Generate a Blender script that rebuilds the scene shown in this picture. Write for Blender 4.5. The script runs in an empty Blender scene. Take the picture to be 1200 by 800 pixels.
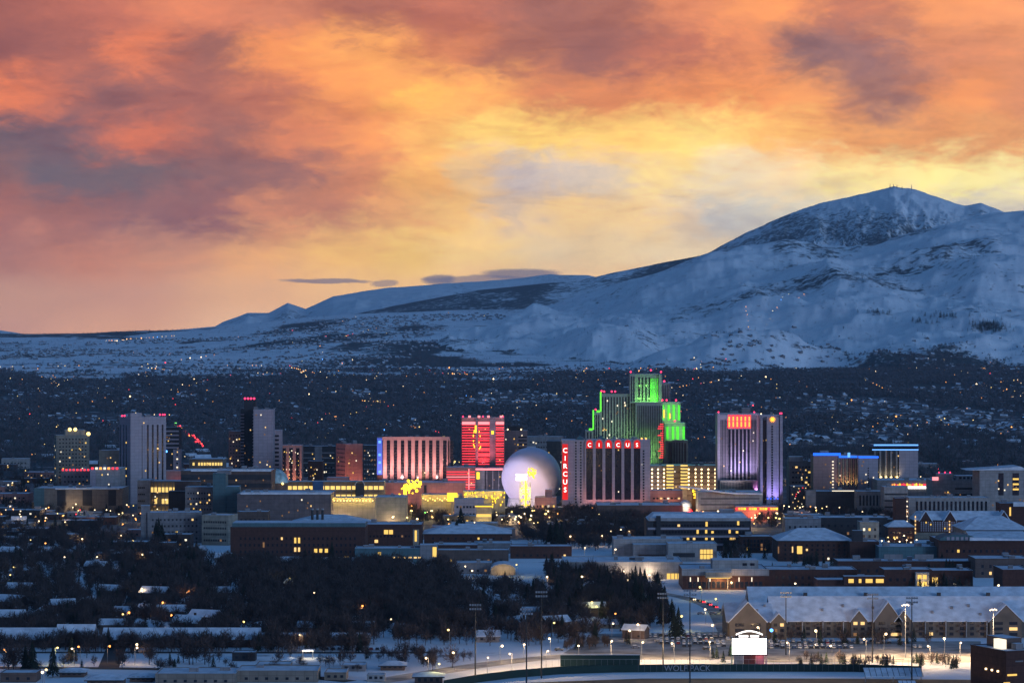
import bpy, math, random
import numpy as np
from mathutils import Vector
random.seed(7); rng = np.random.default_rng(7)
S = bpy.context.scene; COL = S.collection
F = 3333.0; H = 156.0                     # focal length in 1200-px units, eye height in metres
# ------------------------------------------------------------------ camera
cd = bpy.data.cameras.new('camera'); cam = bpy.data.objects.new('camera', cd); COL.objects.link(cam)
cam.location = (0, 0, H); cam.rotation_euler = (math.radians(90), 0, 0)
cd.sensor_width = 36; cd.lens = 100; cd.clip_start = 5; cd.clip_end = 80000
S.camera = cam
S.view_settings.view_transform = 'Standard'; S.view_settings.look = 'None'
S.view_settings.exposure = 0; S.view_settings.gamma = 1; S.view_settings.use_curve_mapping = False
S.render.engine = 'CYCLES'
cy = S.cycles; cy.use_denoising = True; cy.max_bounces = 4; cy.diffuse_bounces = 2; cy.glossy_bounces = 2
cy.transmission_bounces = 2; cy.volume_bounces = 0; cy.transparent_max_bounces = 4
cy.use_light_tree = True; cy.sample_clamp_indirect = 3; cy.sample_clamp_direct = 20
cy.caustics_reflective = False; cy.caustics_refractive = False

def lin(c):
    return tuple(((v/255)/12.92 if v <= 10 else ((v/255+.055)/1.055)**2.4) for v in c)
# ------------------------------------------------------------------ world: dusk dome with sunset clouds
W = bpy.data.worlds.new("World"); S.world = W; W.use_nodes = True
nt = W.node_tree; nt.nodes.clear(); N = nt.nodes; L = nt.links
def nd(t, **k):
    n = N.new(t)
    for a, b in k.items(): setattr(n, a, b)
    return n
def mth(op, a, b=None, c=None, clamp=False):
    n = nd('ShaderNodeMath', operation=op, use_clamp=clamp)
    for i, v in enumerate((a, b, c)):
        if v is None: continue
        if isinstance(v, (int, float)): n.inputs[i].default_value = v
        else: L.new(v, n.inputs[i])
    return n.outputs[0]
def sstep(v, a, b):
    n = nd('ShaderNodeMapRange', interpolation_type='SMOOTHSTEP')
    L.new(v, n.inputs[0]); n.inputs[1].default_value = a; n.inputs[2].default_value = b
    return n.outputs[0]
def mixc(f, a, b, bt='MIX'):
    n = nd('ShaderNodeMix', data_type='RGBA', blend_type=bt)
    for s, v in ((n.inputs[0], f), (n.inputs[6], a), (n.inputs[7], b)):
        if isinstance(v, (int, float)): s.default_value = v
        elif isinstance(v, tuple): s.default_value = (*v, 1)
        else: L.new(v, s)
    return n.outputs[2]
tc = nd('ShaderNodeTexCoord'); sx = nd('ShaderNodeSeparateXYZ'); L.new(tc.outputs['Generated'], sx.inputs[0])
dy = mth('MAXIMUM', sx.outputs[1], 0.02)
u = mth('DIVIDE', sx.outputs[0], dy); e = mth('DIVIDE', sx.outputs[2], dy)
U = mth('MULTIPLY_ADD', u, F/1200, .5); R = mth('MULTIPLY_ADD', e, -F/400, 1.0)    # azimuth 0..1, elevation 0(top)..1(horizon)
cb = nd('ShaderNodeCombineXYZ'); L.new(U, cb.inputs[0]); L.new(mth('MULTIPLY', R, .333), cb.inputs[1])
def noise(vec, scale, detail=6, rough=.55, dist=0, sc=(1, 1, 1), rot=0, loc=(0, 0, 0)):
    m = nd('ShaderNodeMapping'); L.new(vec, m.inputs[0]); m.inputs[1].default_value = loc
    m.inputs[2].default_value = (0, 0, rot); m.inputs[3].default_value = sc
    n = nd('ShaderNodeTexNoise'); L.new(m.outputs[0], n.inputs['Vector'])
    n.inputs['Scale'].default_value = scale; n.inputs['Detail'].default_value = detail
    n.inputs['Roughness'].default_value = rough; n.inputs['Distortion'].default_value = dist
    return n
w1 = noise(cb.outputs[0], 4.5, 7, .58, .6, (1, 1.9, 1), .25)
w2 = noise(cb.outputs[0], 13, 7, .62, .9, (1, 2.2, 1), .3, (3, 1, 0))
s1 = nd('ShaderNodeSeparateColor'); L.new(w1.outputs['Color'], s1.inputs[0])
s2 = nd('ShaderNodeSeparateColor'); L.new(w2.outputs['Color'], s2.inputs[0])
w5 = noise(cb.outputs[0], 30, 10, .62, .4, (1, 2.4, 1), .35, (7, 2, 0)); s5 = nd('ShaderNodeSeparateColor'); L.new(w5.outputs['Color'], s5.inputs[0])
# the warp fades out towards the horizon, where the sky is smooth
wf = mth('MULTIPLY_ADD', sstep(R, .92, .62), .8, .2)
def warp(base, a, b, c, ka, kb, kc):
    t = mth('ADD', mth('MULTIPLY', mth('SUBTRACT', c, .5), kc), mth('ADD', mth('MULTIPLY', mth('SUBTRACT', a, .5), ka), mth('MULTIPLY', mth('SUBTRACT', b, .5), kb)))
    return mth('ADD', base, mth('MULTIPLY', t, wf))
Uw = warp(U, s1.outputs[0], s2.outputs[0], s5.outputs[0], .10, .10, .07)
Rw = warp(R, s1.outputs[1], s2.outputs[1], s5.outputs[1], .12, .15, .13)
ROWS = [
 (10, [(0,154,90,82),(100,180,104,90),(220,212,126,98),(330,198,122,98),(420,165,100,86),(520,186,110,92),(620,155,98,90),(720,165,103,90),(800,212,130,98),(900,235,148,100),(1000,180,112,94),(1100,228,145,102),(1200,232,150,108)]),
 (60, [(0,142,84,80),(80,160,95,86),(150,218,122,90),(240,150,94,86),(330,236,144,92),(420,244,162,98),(520,205,124,90),(600,165,102,86),(700,148,94,88),(780,178,106,88),(860,218,134,96),(940,135,96,98),(1020,150,105,104),(1100,205,130,100),(1200,215,138,102)]),
 (110,[(0,218,120,86),(60,198,112,88),(130,140,90,88),(220,162,98,88),(300,182,108,88),(400,236,148,92),(480,252,176,98),(560,246,168,100),(650,208,128,90),(740,218,134,90),(840,238,148,94),(940,236,152,98),(1040,160,110,100),(1130,226,142,94),(1200,212,136,100)]),
 (158,[(0,108,84,92),(80,120,86,92),(170,208,114,86),(260,158,100,90),(340,215,128,92),(430,238,150,95),(500,252,182,108),(560,255,204,120),(640,255,206,120),(730,255,202,120),(820,255,212,130),(900,252,186,112),(1000,236,160,100),(1100,230,154,100),(1200,230,158,106)]),
 (205,[(0,136,94,92),(70,110,90,98),(150,114,90,95),(240,140,95,92),(330,150,99,92),(420,215,136,96),(500,252,182,108),(560,232,186,140),(620,200,180,184),(700,214,190,180),(780,255,216,152),(860,240,212,184),(930,246,212,176),(1020,255,226,160),(1120,255,232,162),(1200,255,232,172)]),
 (250,[(0,168,102,88),(80,162,101,88),(160,146,96,92),(250,156,99,92),(320,216,138,100),(400,192,122,94),(470,238,166,108),(540,250,192,122),(600,216,184,166),(660,250,204,148),(740,252,208,154),(800,235,205,182),(850,206,196,198),(950,214,202,194),(1200,216,200,190)]),
 (300,[(0,182,120,106),(100,200,128,104),(200,206,140,112),(300,238,170,116),(400,252,192,116),(480,254,202,120),(560,252,206,142),(650,235,202,168),(720,242,206,166),(790,238,208,178),(1200,225,200,190)]),
 (345,[(0,198,144,128),(150,206,148,130),(300,232,174,138),(450,250,196,142),(600,244,192,150),(720,244,190,148),(1200,225,180,160)]),
 (392,[(0,200,146,134),(150,222,162,138),(300,240,188,158),(450,244,190,150),(1200,235,190,165)])]
prev = None; prow = None
for row, stops in ROWS:
    rp = nd('ShaderNodeValToRGB'); rp.color_ramp.interpolation = 'EASE'; el = rp.color_ramp.elements
    for i, (x, r, g, b) in enumerate(stops):
        q = el[i] if i < 1 else (el[1] if i == 1 else el.new(x/1200))
        q.position = x/1200; q.color = (lin((r, g, b))[0]*.99, lin((r, g, b))[1]*1.03, lin((r, g, b))[2]*.88, 1)
    L.new(Uw, rp.inputs[0])
    if prev is None: prev = rp.outputs[0]
    else: prev = mixc(sstep(Rw, prow/400, row/400), prev, rp.outputs[0])
    prow = row
# fine wisps in the cloud sheet: mauve shade in the hollows, warm light on the ridges
w3 = noise(cb.outputs[0], 8, 12, .66, .5, (1, 2.9, 1), .50, (1, 5, 0))
w4 = noise(cb.outputs[0], 26, 12, .72, .5, (1, 2.2, 1), .45, (1, 5, 0))
wv = mth('ADD', mth('MULTIPLY', w3.outputs[0], .72), mth('MULTIPLY', w4.outputs[0], .28))
lo = mth('MULTIPLY', sstep(wv, .54, .36), mth('MULTIPLY', wf, .46)); hi = mth('MULTIPLY', sstep(wv, .50, .66), mth('MULTIPLY', wf, .55))
c1 = mixc(lo, prev, mixc(1.0, prev, (.60, .53, .57), 'MULTIPLY')); c2 = mixc(hi, c1, mixc(1.0, c1, (1.34, 1.26, 1.10), 'MULTIPLY'))
cw = nd('ShaderNodeVectorMath', operation='SCALE'); L.new(c2, cw.inputs[0]); cw.inputs[3].default_value = .95
hs = nd('ShaderNodeHueSaturation'); hs.inputs['Saturation'].default_value = 1.03; hs.inputs['Value'].default_value = 1.48; L.new(cw.outputs[0], hs.inputs['Color']); sky = hs.outputs[0]
# small dark lenticular clouds low over the far range
for cx, ryy, rx, ry, k in ((382,329,56,3.2,.75),(452,332,20,5,.6),(515,327,20,7,.8),(610,322,48,8,.8),(560,328,60,5,.7)):
    ax = mth('DIVIDE', mth('SUBTRACT', mth('ADD', U, mth('MULTIPLY', mth('SUBTRACT', s2.outputs[0], .5), .03)), cx/1200), rx/1200)
    ay = mth('DIVIDE', mth('SUBTRACT', mth('ADD', R, mth('MULTIPLY', mth('SUBTRACT', s2.outputs[1], .5), .03)), ryy/400), ry/400)
    dd = mth('ADD', mth('MULTIPLY', ax, ax), mth('MULTIPLY', ay, ay))
    sky = mixc(mth('MULTIPLY', sstep(dd, 1.25, .35), k), sky, lin((118, 116, 140)))
# the rest of the dome: blue dusk, from the Sky Texture with the sun at the horizon plus an even blue
ns = nd('ShaderNodeTexSky'); ns.sky_type = 'NISHITA'; ns.sun_disc = False
ns.sun_elevation = math.radians(2); ns.sun_rotation = math.radians(150)
blue = nd('ShaderNodeVectorMath', operation='SCALE'); L.new(ns.outputs[0], blue.inputs[0]); blue.inputs[3].default_value = .05
dome = mixc(1.0, blue.outputs[0], (.018, .092, .255), 'ADD')
inside = mth('MULTIPLY', sstep(mth('ABSOLUTE', u), .55, .22), mth('MULTIPLY', sstep(e, .30, .13), sstep(sx.outputs[1], .3, .6)))
out = mixc(inside, dome, sky)
bg = nd('ShaderNodeBackground'); L.new(out, bg.inputs[0]); bg.inputs[1].default_value = 1.0
wo = nd('ShaderNodeOutputWorld'); L.new(bg.outputs[0], wo.inputs[0])
W.cycles.sampling_method = 'MANUAL'; W.cycles.sample_map_resolution = 512
# afterglow from the sky behind the camera: one soft weak sun
sd = bpy.data.lights.new('sun', 'SUN'); sun = bpy.data.objects.new('sun', sd); COL.objects.link(sun)
sd.energy = 1.3; sd.angle = math.radians(16); sd.color = (.36, .62, 1.0)
sun.rotation_euler = Vector((-.66, .74, -.13)).to_track_quat('-Z', 'Y').to_euler()

# ------------------------------------------------------------------ materials
MATS = {}
DIM = {'paint', 'concrete', 'stucco', 'panel', 'brick', 'wall', 'stone', 'siding'}
def mat(name, col, rough=.8, var=.22, sc=.2, emit=None, strength=0, sample=False, metal=0, spec=.3):
    if name in MATS: return MATS[name]
    if name.split('_')[-1] in DIM: col = tuple(c*.66 for c in col)
    m = bpy.data.materials.new(name); m.use_nodes = True; t = m.node_tree; b = t.nodes['Principled BSDF']
    b.inputs['Roughness'].default_value = rough; b.inputs['Metallic'].default_value = metal
    b.inputs['Specular IOR Level'].default_value = spec
    if emit:
        b.inputs['Emission Color'].default_value = (*emit, 1); b.inputs['Emission Strength'].default_value = strength
        m.cycles.emission_sampling = 'FRONT' if sample else 'NONE'
        b.inputs['Base Color'].default_value = (*col, 1)
    else:
        tc = t.nodes.new('ShaderNodeTexCoord'); n = t.nodes.new('ShaderNodeTexNoise'); n.inputs['Scale'].default_value = sc
        n.inputs['Detail'].default_value = 5; t.links.new(tc.outputs['Object'], n.inputs['Vector'])
        r = t.nodes.new('ShaderNodeValToRGB'); e = r.color_ramp.elements
        e[0].position = .3; e[1].position = .7
        e[0].color = (*[c*(1-var) for c in col], 1); e[1].color = (*[min(1, c*(1+var)) for c in col], 1)
        t.links.new(n.outputs[0], r.inputs[0]); t.links.new(r.outputs[0], b.inputs['Base Color'])
        if name.split('_')[-1] in ('paint', 'concrete', 'stucco', 'panel', 'brick', 'wall', 'stone'):      # panel joints at storey height
            sp = t.nodes.new('ShaderNodeSeparateXYZ'); cm = t.nodes.new('ShaderNodeCombineXYZ'); ad = t.nodes.new('ShaderNodeMath')
            t.links.new(tc.outputs['Object'], sp.inputs[0]); t.links.new(sp.outputs[0], ad.inputs[0]); t.links.new(sp.outputs[1], ad.inputs[1]); t.links.new(ad.outputs[0], cm.inputs[0]); t.links.new(sp.outputs[2], cm.inputs[1])
            bt = t.nodes.new('ShaderNodeTexBrick'); bt.offset = 0; bt.inputs['Scale'].default_value = 1; bt.inputs['Brick Width'].default_value = 4.2; bt.inputs['Row Height'].default_value = 3.1
            bt.inputs['Mortar Size'].default_value = .16; bt.inputs['Mortar Smooth'].default_value = .6; bt.inputs['Color1'].default_value = (1,1,1,1); bt.inputs['Color2'].default_value = (.88,.88,.88,1); bt.inputs['Mortar'].default_value = (.62,.62,.62,1)
            t.links.new(cm.outputs[0], bt.inputs['Vector']); mx = t.nodes.new('ShaderNodeMix'); mx.data_type = 'RGBA'; mx.blend_type = 'MULTIPLY'; mx.inputs[0].default_value = 1
            t.links.new(r.outputs[0], mx.inputs[6]); t.links.new(bt.outputs['Color'], mx.inputs[7]); t.links.new(mx.outputs[2], b.inputs['Base Color'])
    MATS[name] = m; return m
M = dict(
 snow=mat('snow', (.74,.78,.84), .9, .10, .08), roofsnow=mat('roof_snow', (.58,.62,.69), .9, .22, .22),
 white=mat('white_paint', (.72,.70,.72), .7, .06), grey=mat('grey_concrete', (.30,.29,.31), .8), pale=mat('pale_concrete', (.44,.42,.42), .8),
 apt=mat('dark_tan_siding', (.17,.14,.115), .85), tan=mat('tan_stucco', (.30,.25,.21), .85), brown=mat('brown_panel', (.16,.11,.095), .85), brick=mat('red_brick', (.105,.045,.035), .9, .25, .6),
 dark=mat('dark_wall', (.05,.05,.06), .8), pink=mat('pink_stucco', (.55,.33,.30), .8, .08), rose=mat('rose_stucco', (.62,.30,.26), .8, .08),
 teal=mat('teal_panel', (.10,.20,.23), .7, .1), blue=mat('blue_panel', (.03,.12,.32), .6), beige=mat('beige_stone', (.42,.37,.30), .85),
 lav=mat('pale_lavender_concrete', (.50,.44,.50), .75, .06), silver=mat('silver_panel', (.36,.36,.37), .6, .08),
 glass=mat('dark_glass', (.012,.014,.022), .15, .3, .5, spec=.5), asphalt=mat('asphalt', (.05,.05,.052), .9, .3, .2),
 lot=mat('packed_snow_asphalt', (.30,.29,.28), .9, .55, .09), steel=mat('galvanised_steel', (.22,.23,.25), .5), black=mat('black_steel', (.02,.02,.022), .6),
 bark=mat('bark', (.035,.027,.025), .95), twig=mat('bare_twigs', (.050,.038,.038), .95, .3, .3), twighaze=mat('hazed_twigs', (.080,.082,.098), .95, .35, .01),  # far twigs paler and bluer: valley haze put into the colour
 fir=mat('conifer_needles', (.012,.022,.016), .9, .4, .4), firhaze=mat('hazed_conifer_needles', (.036,.056,.062), .9, .3, .01),  # far needles likewise carry the haze in their colour
 letter=mat('grey_lettering', (.25,.27,.30), .8, .1), padgreen=mat('dark_green_padding', (.008,.028,.024), .8, .1), grass=mat('winter_grass', (.10,.075,.05), .95, .4, .1),
 tyre=mat('tyre_rubber', (.01,.01,.01), .9),
 wwin=mat('lit_window_warm', (.1,.08,.05), emit=(1,.62,.22), strength=1.3), ywin=mat('lit_window_yellow', (.1,.08,.02), emit=(1,.62,.14), strength=1.15),
 cwin=mat('lit_window_white', (.1,.1,.1), emit=(1,.86,.62), strength=1.4),
 dwin=mat('dim_window', (.05,.03,.02), emit=(1,.5,.2), strength=.25),
 bulbw=mat('lamp_bulb_white', (1,1,1), emit=(1,.70,.34), strength=3.4), bulby=mat('lamp_bulb_yellow', (1,1,1), emit=(1,.66,.13), strength=2.6),
 bulbo=mat('lamp_bulb_orange', (1,.5,.2), emit=(1,.36,.07), strength=3), bulbr=mat('lamp_bulb_red', (1,0,0), emit=(1,.05,.07), strength=4),
 bulbg=mat('lamp_bulb_green', (0,1,0), emit=(.25,1,.2), strength=3), bulbb=mat('lamp_bulb_blue', (0,.2,1), emit=(.1,.35,1), strength=4),
 beacon=mat('beacon_red', (1,0,0), emit=(1,.04,.14), strength=2.6),
 neonr=mat('neon_red', (.5,0,0), emit=(1,.05,.08), strength=1.5), neonp=mat('neon_pink', (.5,0,0), emit=(1,.30,.33), strength=1.6),
 neonb=mat('neon_blue', (0,0,.5), emit=(.02,.16,.95), strength=1.5), neonc=mat('neon_pale_blue', (0,0,.5), emit=(.18,.5,1), strength=1.3),
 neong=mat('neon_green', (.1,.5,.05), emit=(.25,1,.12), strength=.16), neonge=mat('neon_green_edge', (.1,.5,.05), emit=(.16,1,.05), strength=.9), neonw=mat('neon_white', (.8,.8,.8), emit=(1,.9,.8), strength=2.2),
 neony=mat('neon_yellow', (.5,.4,0), emit=(1,.62,.05), strength=1.7), neono=mat('neon_orange', (.5,.2,0), emit=(1,.34,.06), strength=2),
 deckglow=mat('garage_deck_light', (.5,.4,0), emit=(1,.66,.20), strength=1.15), screen=mat('led_screen', (1,1,1), emit=(1,.97,.93), strength=5, sample=True),
 signred=mat('sign_red_face', (.5,.01,.01), emit=(1,.02,.015), strength=.55), panelblue=mat('blue_lit_panel', (.05,.1,.5), emit=(.08,.18,.8), strength=.5),
)
# ------------------------------------------------------------------ helpers
class MB:
    def __init__(s): s.v = []; s.f = []; s.m = []
    def face(s, pts, m=0):
        b = len(s.v); s.v += [tuple(p) for p in pts]; s.f.append(tuple(range(b, b+len(pts)))); s.m.append(m)
    def box(s, x0, x1, y0, y1, z0, z1, m=0, top=None):
        b = len(s.v)
        s.v += [(x0,y0,z0),(x1,y0,z0),(x1,y1,z0),(x0,y1,z0),(x0,y0,z1),(x1,y0,z1),(x1,y1,z1),(x0,y1,z1)]
        for q, f in enumerate(((0,3,2,1),(4,5,6,7),(0,1,5,4),(1,2,6,5),(2,3,7,6),(3,0,4,7))):
            s.f.append(tuple(b+i for i in f)); s.m.append(top if (q == 1 and top is not None) else m)
    def prism(s, poly, y0, y1, m=0):       # poly in (x,z) extruded along y
        n = len(poly); b = len(s.v)
        s.v += [(x,y0,z) for x, z in poly]+[(x,y1,z) for x, z in poly]
        s.f.append(tuple(range(b, b+n))); s.f.append(tuple(range(b+2*n-1, b+n-1, -1))); s.m += [m, m]
        for i in range(n):
            j = (i+1) % n; s.f.append((b+i, b+n+i, b+n+j, b+j)); s.m.append(m)
    def slab(s, poly, z0, z1, m=0, top=None):       # poly in (x,y) counterclockwise, extruded up
        n = len(poly); b = len(s.v)
        s.v += [(x,y,z0) for x, y in poly]+[(x,y,z1) for x, y in poly]
        s.f.append(tuple(range(b+n-1, b-1, -1))); s.m.append(m)
        s.f.append(tuple(range(b+n, b+2*n))); s.m.append(m if top is None else top)
        for i in range(n):
            j = (i+1) % n; s.f.append((b+i, b+j, b+n+j, b+n+i)); s.m.append(m)
    def tube(s, p0, p1, r0, r1, n=6, m=0):
        p0 = Vector(p0); p1 = Vector(p1); a = (p1-p0).normalized(); c = a.orthogonal().normalized(); d = a.cross(c); b = len(s.v)
        for p, r in ((p0, r0), (p1, r1)):
            for i in range(n):
                t = 2*math.pi*i/n; s.v.append(tuple(p+c*math.cos(t)*r+d*math.sin(t)*r))
        for i in range(n):
            j = (i+1) % n; s.f.append((b+i, b+j, b+n+j, b+n+i)); s.m.append(m)
        s.f.append(tuple(range(b+n, b+2*n))); s.m.append(m); s.f.append(tuple(range(b+n-1, b-1, -1))); s.m.append(m)
    def ball(s, c, r, nu=10, nv=6, m=0, sz=1, half=False):
        b = len(s.v); v0 = 0
        for j in range(nv+1):
            ph = math.pi*j/nv*(0.5 if half else 1)
            for i in range(nu):
                t = 2*math.pi*i/nu; s.v.append((c[0]+r*math.sin(ph)*math.cos(t), c[1]+r*math.sin(ph)*math.sin(t), c[2]+r*math.cos(ph)*sz))
        for j in range(nv):
            for i in range(nu):
                k = (i+1) % nu; s.f.append((b+j*nu+i, b+(j+1)*nu+i, b+(j+1)*nu+k, b+j*nu+k)); s.m.append(m)
    def mesh(s, name, mats):
        me = bpy.data.meshes.new(name); me.from_pydata(s.v, [], s.f)
        for k in (mats if isinstance(mats, (list, tuple)) else [mats]): me.materials.append(M[k] if isinstance(k, str) else k)
        if any(s.m): me.polygons.foreach_set('material_index', s.m)
        me.update(); return me
    def build(s, name, mats, parent=None, loc=(0,0,0), rz=0):
        return link(name, s.mesh(name, mats), parent, loc, rz)
def link(name, me, parent=None, loc=(0,0,0), rz=0, sc=None):
    o = bpy.data.objects.new(name, me); COL.objects.link(o)
    if parent is not None: o.parent = parent
    o.location = loc; o.rotation_euler = (0, 0, rz)
    if sc is not None: o.scale = sc if isinstance(sc, (tuple, list)) else (sc, sc, sc)
    return o
def tag(o, label=None, cat=None, group=None, kind=None):
    if label: o['label'] = label
    if cat: o['category'] = cat
    if group: o['group'] = group
    if kind: o['kind'] = kind
    return o
def thing(name, label, cat, loc, rz=0, group=None):
    o = bpy.data.objects.new(name, None); o.empty_display_size = 1; COL.objects.link(o)
    o.location = loc; o.rotation_euler = (0, 0, rz); return tag(o, label, cat, group)
def npmesh(name, V, Fc, mats, mi=None, smooth=False):
    me = bpy.data.meshes.new(name); nf, k = Fc.shape
    me.vertices.add(len(V)); me.vertices.foreach_set('co', np.ascontiguousarray(V, np.float32).ravel())
    me.loops.add(nf*k); me.loops.foreach_set('vertex_index', np.ascontiguousarray(Fc, np.int32).ravel())
    me.polygons.add(nf); me.polygons.foreach_set('loop_start', np.arange(0, nf*k, k, dtype=np.int32))
    if smooth: me.polygons.foreach_set('use_smooth', np.ones(nf, bool))
    for q in mats: me.materials.append(M[q] if isinstance(q, str) else q)
    if mi is not None: me.polygons.foreach_set('material_index', mi.astype(np.int32))
    me.update(calc_edges=True); return me
def gy(row, z=0): return F*(H-z)/(row-400)
def gx(px, Y): return (px-600)*Y/F
def light(kind, loc, power, col, parent=None, size=.5, to=None, angle=60, blend=.6, sx=None, sy=None):
    d = bpy.data.lights.new('lamp_light', kind); d.energy = power; d.color = col
    if kind in ('POINT', 'SPOT'): d.shadow_soft_size = size
    if kind == 'SPOT': d.spot_size = math.radians(angle); d.spot_blend = blend
    if kind == 'AREA': d.shape = 'RECTANGLE'; d.size = sx; d.size_y = sy
    o = bpy.data.objects.new('lamp_light', d); COL.objects.link(o); o.location = loc
    if to is not None: o.rotation_euler = (Vector(to)-Vector(loc)).to_track_quat('-Z', 'Y').to_euler()
    if parent is not None: o.parent = parent
    return o

# ------------------------------------------------------------------ terrain
def vnoise(x, y, seed=0):
    r = np.random.default_rng(seed); T = r.random((256, 256))
    xi = np.floor(x).astype(int); yi = np.floor(y).astype(int); fx = x-xi; fy = y-yi
    fx = fx*fx*fx*(fx*(fx*6-15)+10); fy = fy*fy*fy*(fy*(fy*6-15)+10)
    a = T[xi % 256, yi % 256]; b = T[(xi+1) % 256, yi % 256]; c = T[xi % 256, (yi+1) % 256]; d = T[(xi+1) % 256, (yi+1) % 256]
    return (a*(1-fx)+b*fx)*(1-fy)+(c*(1-fx)+d*fx)*fy
def fbm(x, y, seed=0, o=5, g=.5, ridge=False):
    s = 0; a = 1; t = 0
    for i in range(o):
        n = vnoise(x*2**i+17*i, y*2**i+31*i, seed+i)
        if ridge: n = 1-abs(2*n-1)
        s = s+a*n; t += a; a *= g
    return s/t
def prof(pts): xs, rs = zip(*pts); return lambda px: np.interp(px, xs, rs)
PA = prof([(-1500,399),(-300,395),(0,391),(60,391),(130,389),(200,386),(280,380),(340,374),(400,369),(500,364),(600,362),(800,362),(2500,380)])
PB = prof([(-1500,470),(250,430),(360,380),(430,365),(500,351),(560,340),(620,334),(680,329),(720,319),(770,309),(820,300),(900,292),(2500,292)])
PC = prof([(-1500,398),(-60,385),(0,387),(60,396),(230,396),(262,377),(290,366),(315,366),(337,354),(358,361),(390,347),(450,338),(520,333),(600,327),(645,321),(690,322),(730,330),(2500,340)])
PD = prof([(-1500,460),(380,430),(470,405),(560,378),(640,358),(720,336),(780,318),(810,306),(840,297),(870,290),(930,284),(1000,290),(1050,281),(1100,267),(1160,252),(1200,247),(1400,235),(2500,260)])
PE = prof([(-1500,560),(600,470),(700,400),(760,345),(800,312),(830,297),(870,275),(920,253),(960,238),(1000,230),(1030,223),(1048,218.5),(1072,222),(1100,232),(1130,241),(1150,238),(1172,247),(1210,262),(1500,300),(2500,330)])
def layer(P, px, Y, Y0, Yc, p, back):
    zc = H+(400-P(px))*Yc/F; t = np.clip((Y-Y0)/(Yc-Y0), 0, 1)
    return np.maximum(zc, 0)*t**p*np.clip(1-np.maximum(Y-Yc, 0)/back, -.2, 1)
def terrain(x, Y, parts=False):
    px = 600+F*x/Y
    sm = lambda v: v*v*(3-2*v)
    t = np.clip((Y-5200)/4000, 0, 1); base = 62*sm(t)*np.clip(1-(Y-16000)/6000, 0, 1)
    n1 = fbm(x/1500, Y/1500, 3, 6, .52); r1 = fbm(x/900+.2*n1, Y/1300, 11, 6, .5, True); n2 = fbm(x/260, Y/420, 23, 4, .5)
    A = layer(PA, px, Y, 7600, 15500, 1.35, 5000)
    A = A+(n1-.5)*70*np.clip((Y-8000)/3000, 0, 1)*np.clip((15500-Y)/2500, 0, 1)+(n2-.5)*10*np.clip((Y-8000)/3000, 0, 1)
    D = layer(PD, px, Y, 8600, 15500, 1.12, 6000)
    wD = np.clip(D/90, 0, 1)*np.clip((15900-Y)/1500, .08, 1)
    D = D+((n1-.55)*230+(r1-.5)*200+(n2-.5)*85)*wD
    # a rounded spur near the foot of the slope
    for cx, cyy, rx, ry, h in ((880,9700,55,700,95),(790,9500,60,500,45),(1000,11500,60,900,90),(1120,10600,70,700,60),(720,11000,60,700,60)):
        D = D+h*np.exp(-((px-cx)/rx)**2-((Y-cyy)/ry)**2)*(.7+.6*r1)
    B = layer(PB, px, Y, 14500, 19000, 1.0, 6000); B = np.where(B < 1, -50, B+(r1-.5)*110*np.clip(B/100, 0, 1)*np.clip((19000-Y)/2000, .1, 1))
    C = layer(PC, px, Y, 19500, 27000, 1.1, 8000); C = np.where(C < 1, -50, C+(r1-.55)*260*np.clip(C/200, 0, 1)*np.clip((27000-Y)/2500, .12, 1))
    gul = fbm(px/19+3.0*n1+1.2*n2, Y/2600+2*n1, 41, 6, .62, True)
    E = layer(PE, px, Y, 14800, 21000, 1.05, 7000)
    E = E+((gul-.6)*190+(n1-.5)*120+(n2-.5)*40)*np.clip((E-350)/400, 0, 1)*np.clip((21000-Y)/1800, .07, 1)
    z = np.maximum.reduce([base+0*x, A, B, C, D, E])
    if not parts: return z
    w = np.stack([base+0*x, A, B, C, D, E]).argmax(0); return z, w, n1, r1, n2, px
def cover(x, Y, px):
    n = fbm(x/650, Y/1500, 201, 5, .6); m = fbm(x/220, Y/500, 207, 4, .6)
    ye = np.interp(px, [-300, 400, 560, 800, 1200, 1500], [9000, 9300, 9000, 9100, 9500, 9500])
    return np.clip((ye-Y)/1500+(n-.5)*2.6+(m-.5)*1.4+.35, 0, 1)*np.clip((12500-Y)/2500, 0, 1)
us = np.concatenate([np.linspace(-.42, -.195, 50), np.linspace(-.19, .19, 950), np.linspace(.195, .42, 50)])
Ys = np.concatenate([np.linspace(250, 5200, 24), 5300*(30500/5300)**np.linspace(0, 1, 470)])
YY, UU = np.meshgrid(Ys, us, indexing='ij'); XX = UU*YY
ZZ, WW, n1, r1, n2, PX = terrain(XX, YY, True)
# slope-dependent woodland cover
gzu = np.gradient(ZZ, axis=1)/np.gradient(XX, axis=1); 
RW = 400-(ZZ-H)*F/YY
nf = fbm(XX/500, YY/900, 61, 5, .6); nf2 = fbm(XX/1400, YY/2600, 67, 4, .55)
fr = np.zeros_like(ZZ)
fr = np.where(WW == 2, .80+.5*(nf-.5), fr)
fr = np.where(WW == 3, .10+.9*np.clip(nf-.5, 0, 1), fr)
fr = np.where(WW == 5, np.clip(.50-(ZZ-700)/1300+.9*(nf-.5)+.5*(r1-.55)-np.clip((PX-930)/500, 0, .12), .12, .7), fr)
hill = .10+np.clip((nf-.52)*2.0, 0, .45)*np.clip(nf2*2-.6, 0, 1)+np.clip((ZZ-520)/700, 0, .35)*np.clip((nf-.45)*4, 0, 1)
fr = np.where(WW == 4, hill, fr)
fr = np.where(WW == 1, np.clip((nf-.47)*4.5, 0, .85)*np.clip((nf2-.36)*6, 0, 1)+.12, fr)
vd = np.clip((fbm(XX/420, YY/1100, 91, 4, .55)-.33)*7, .1, 1)
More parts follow.
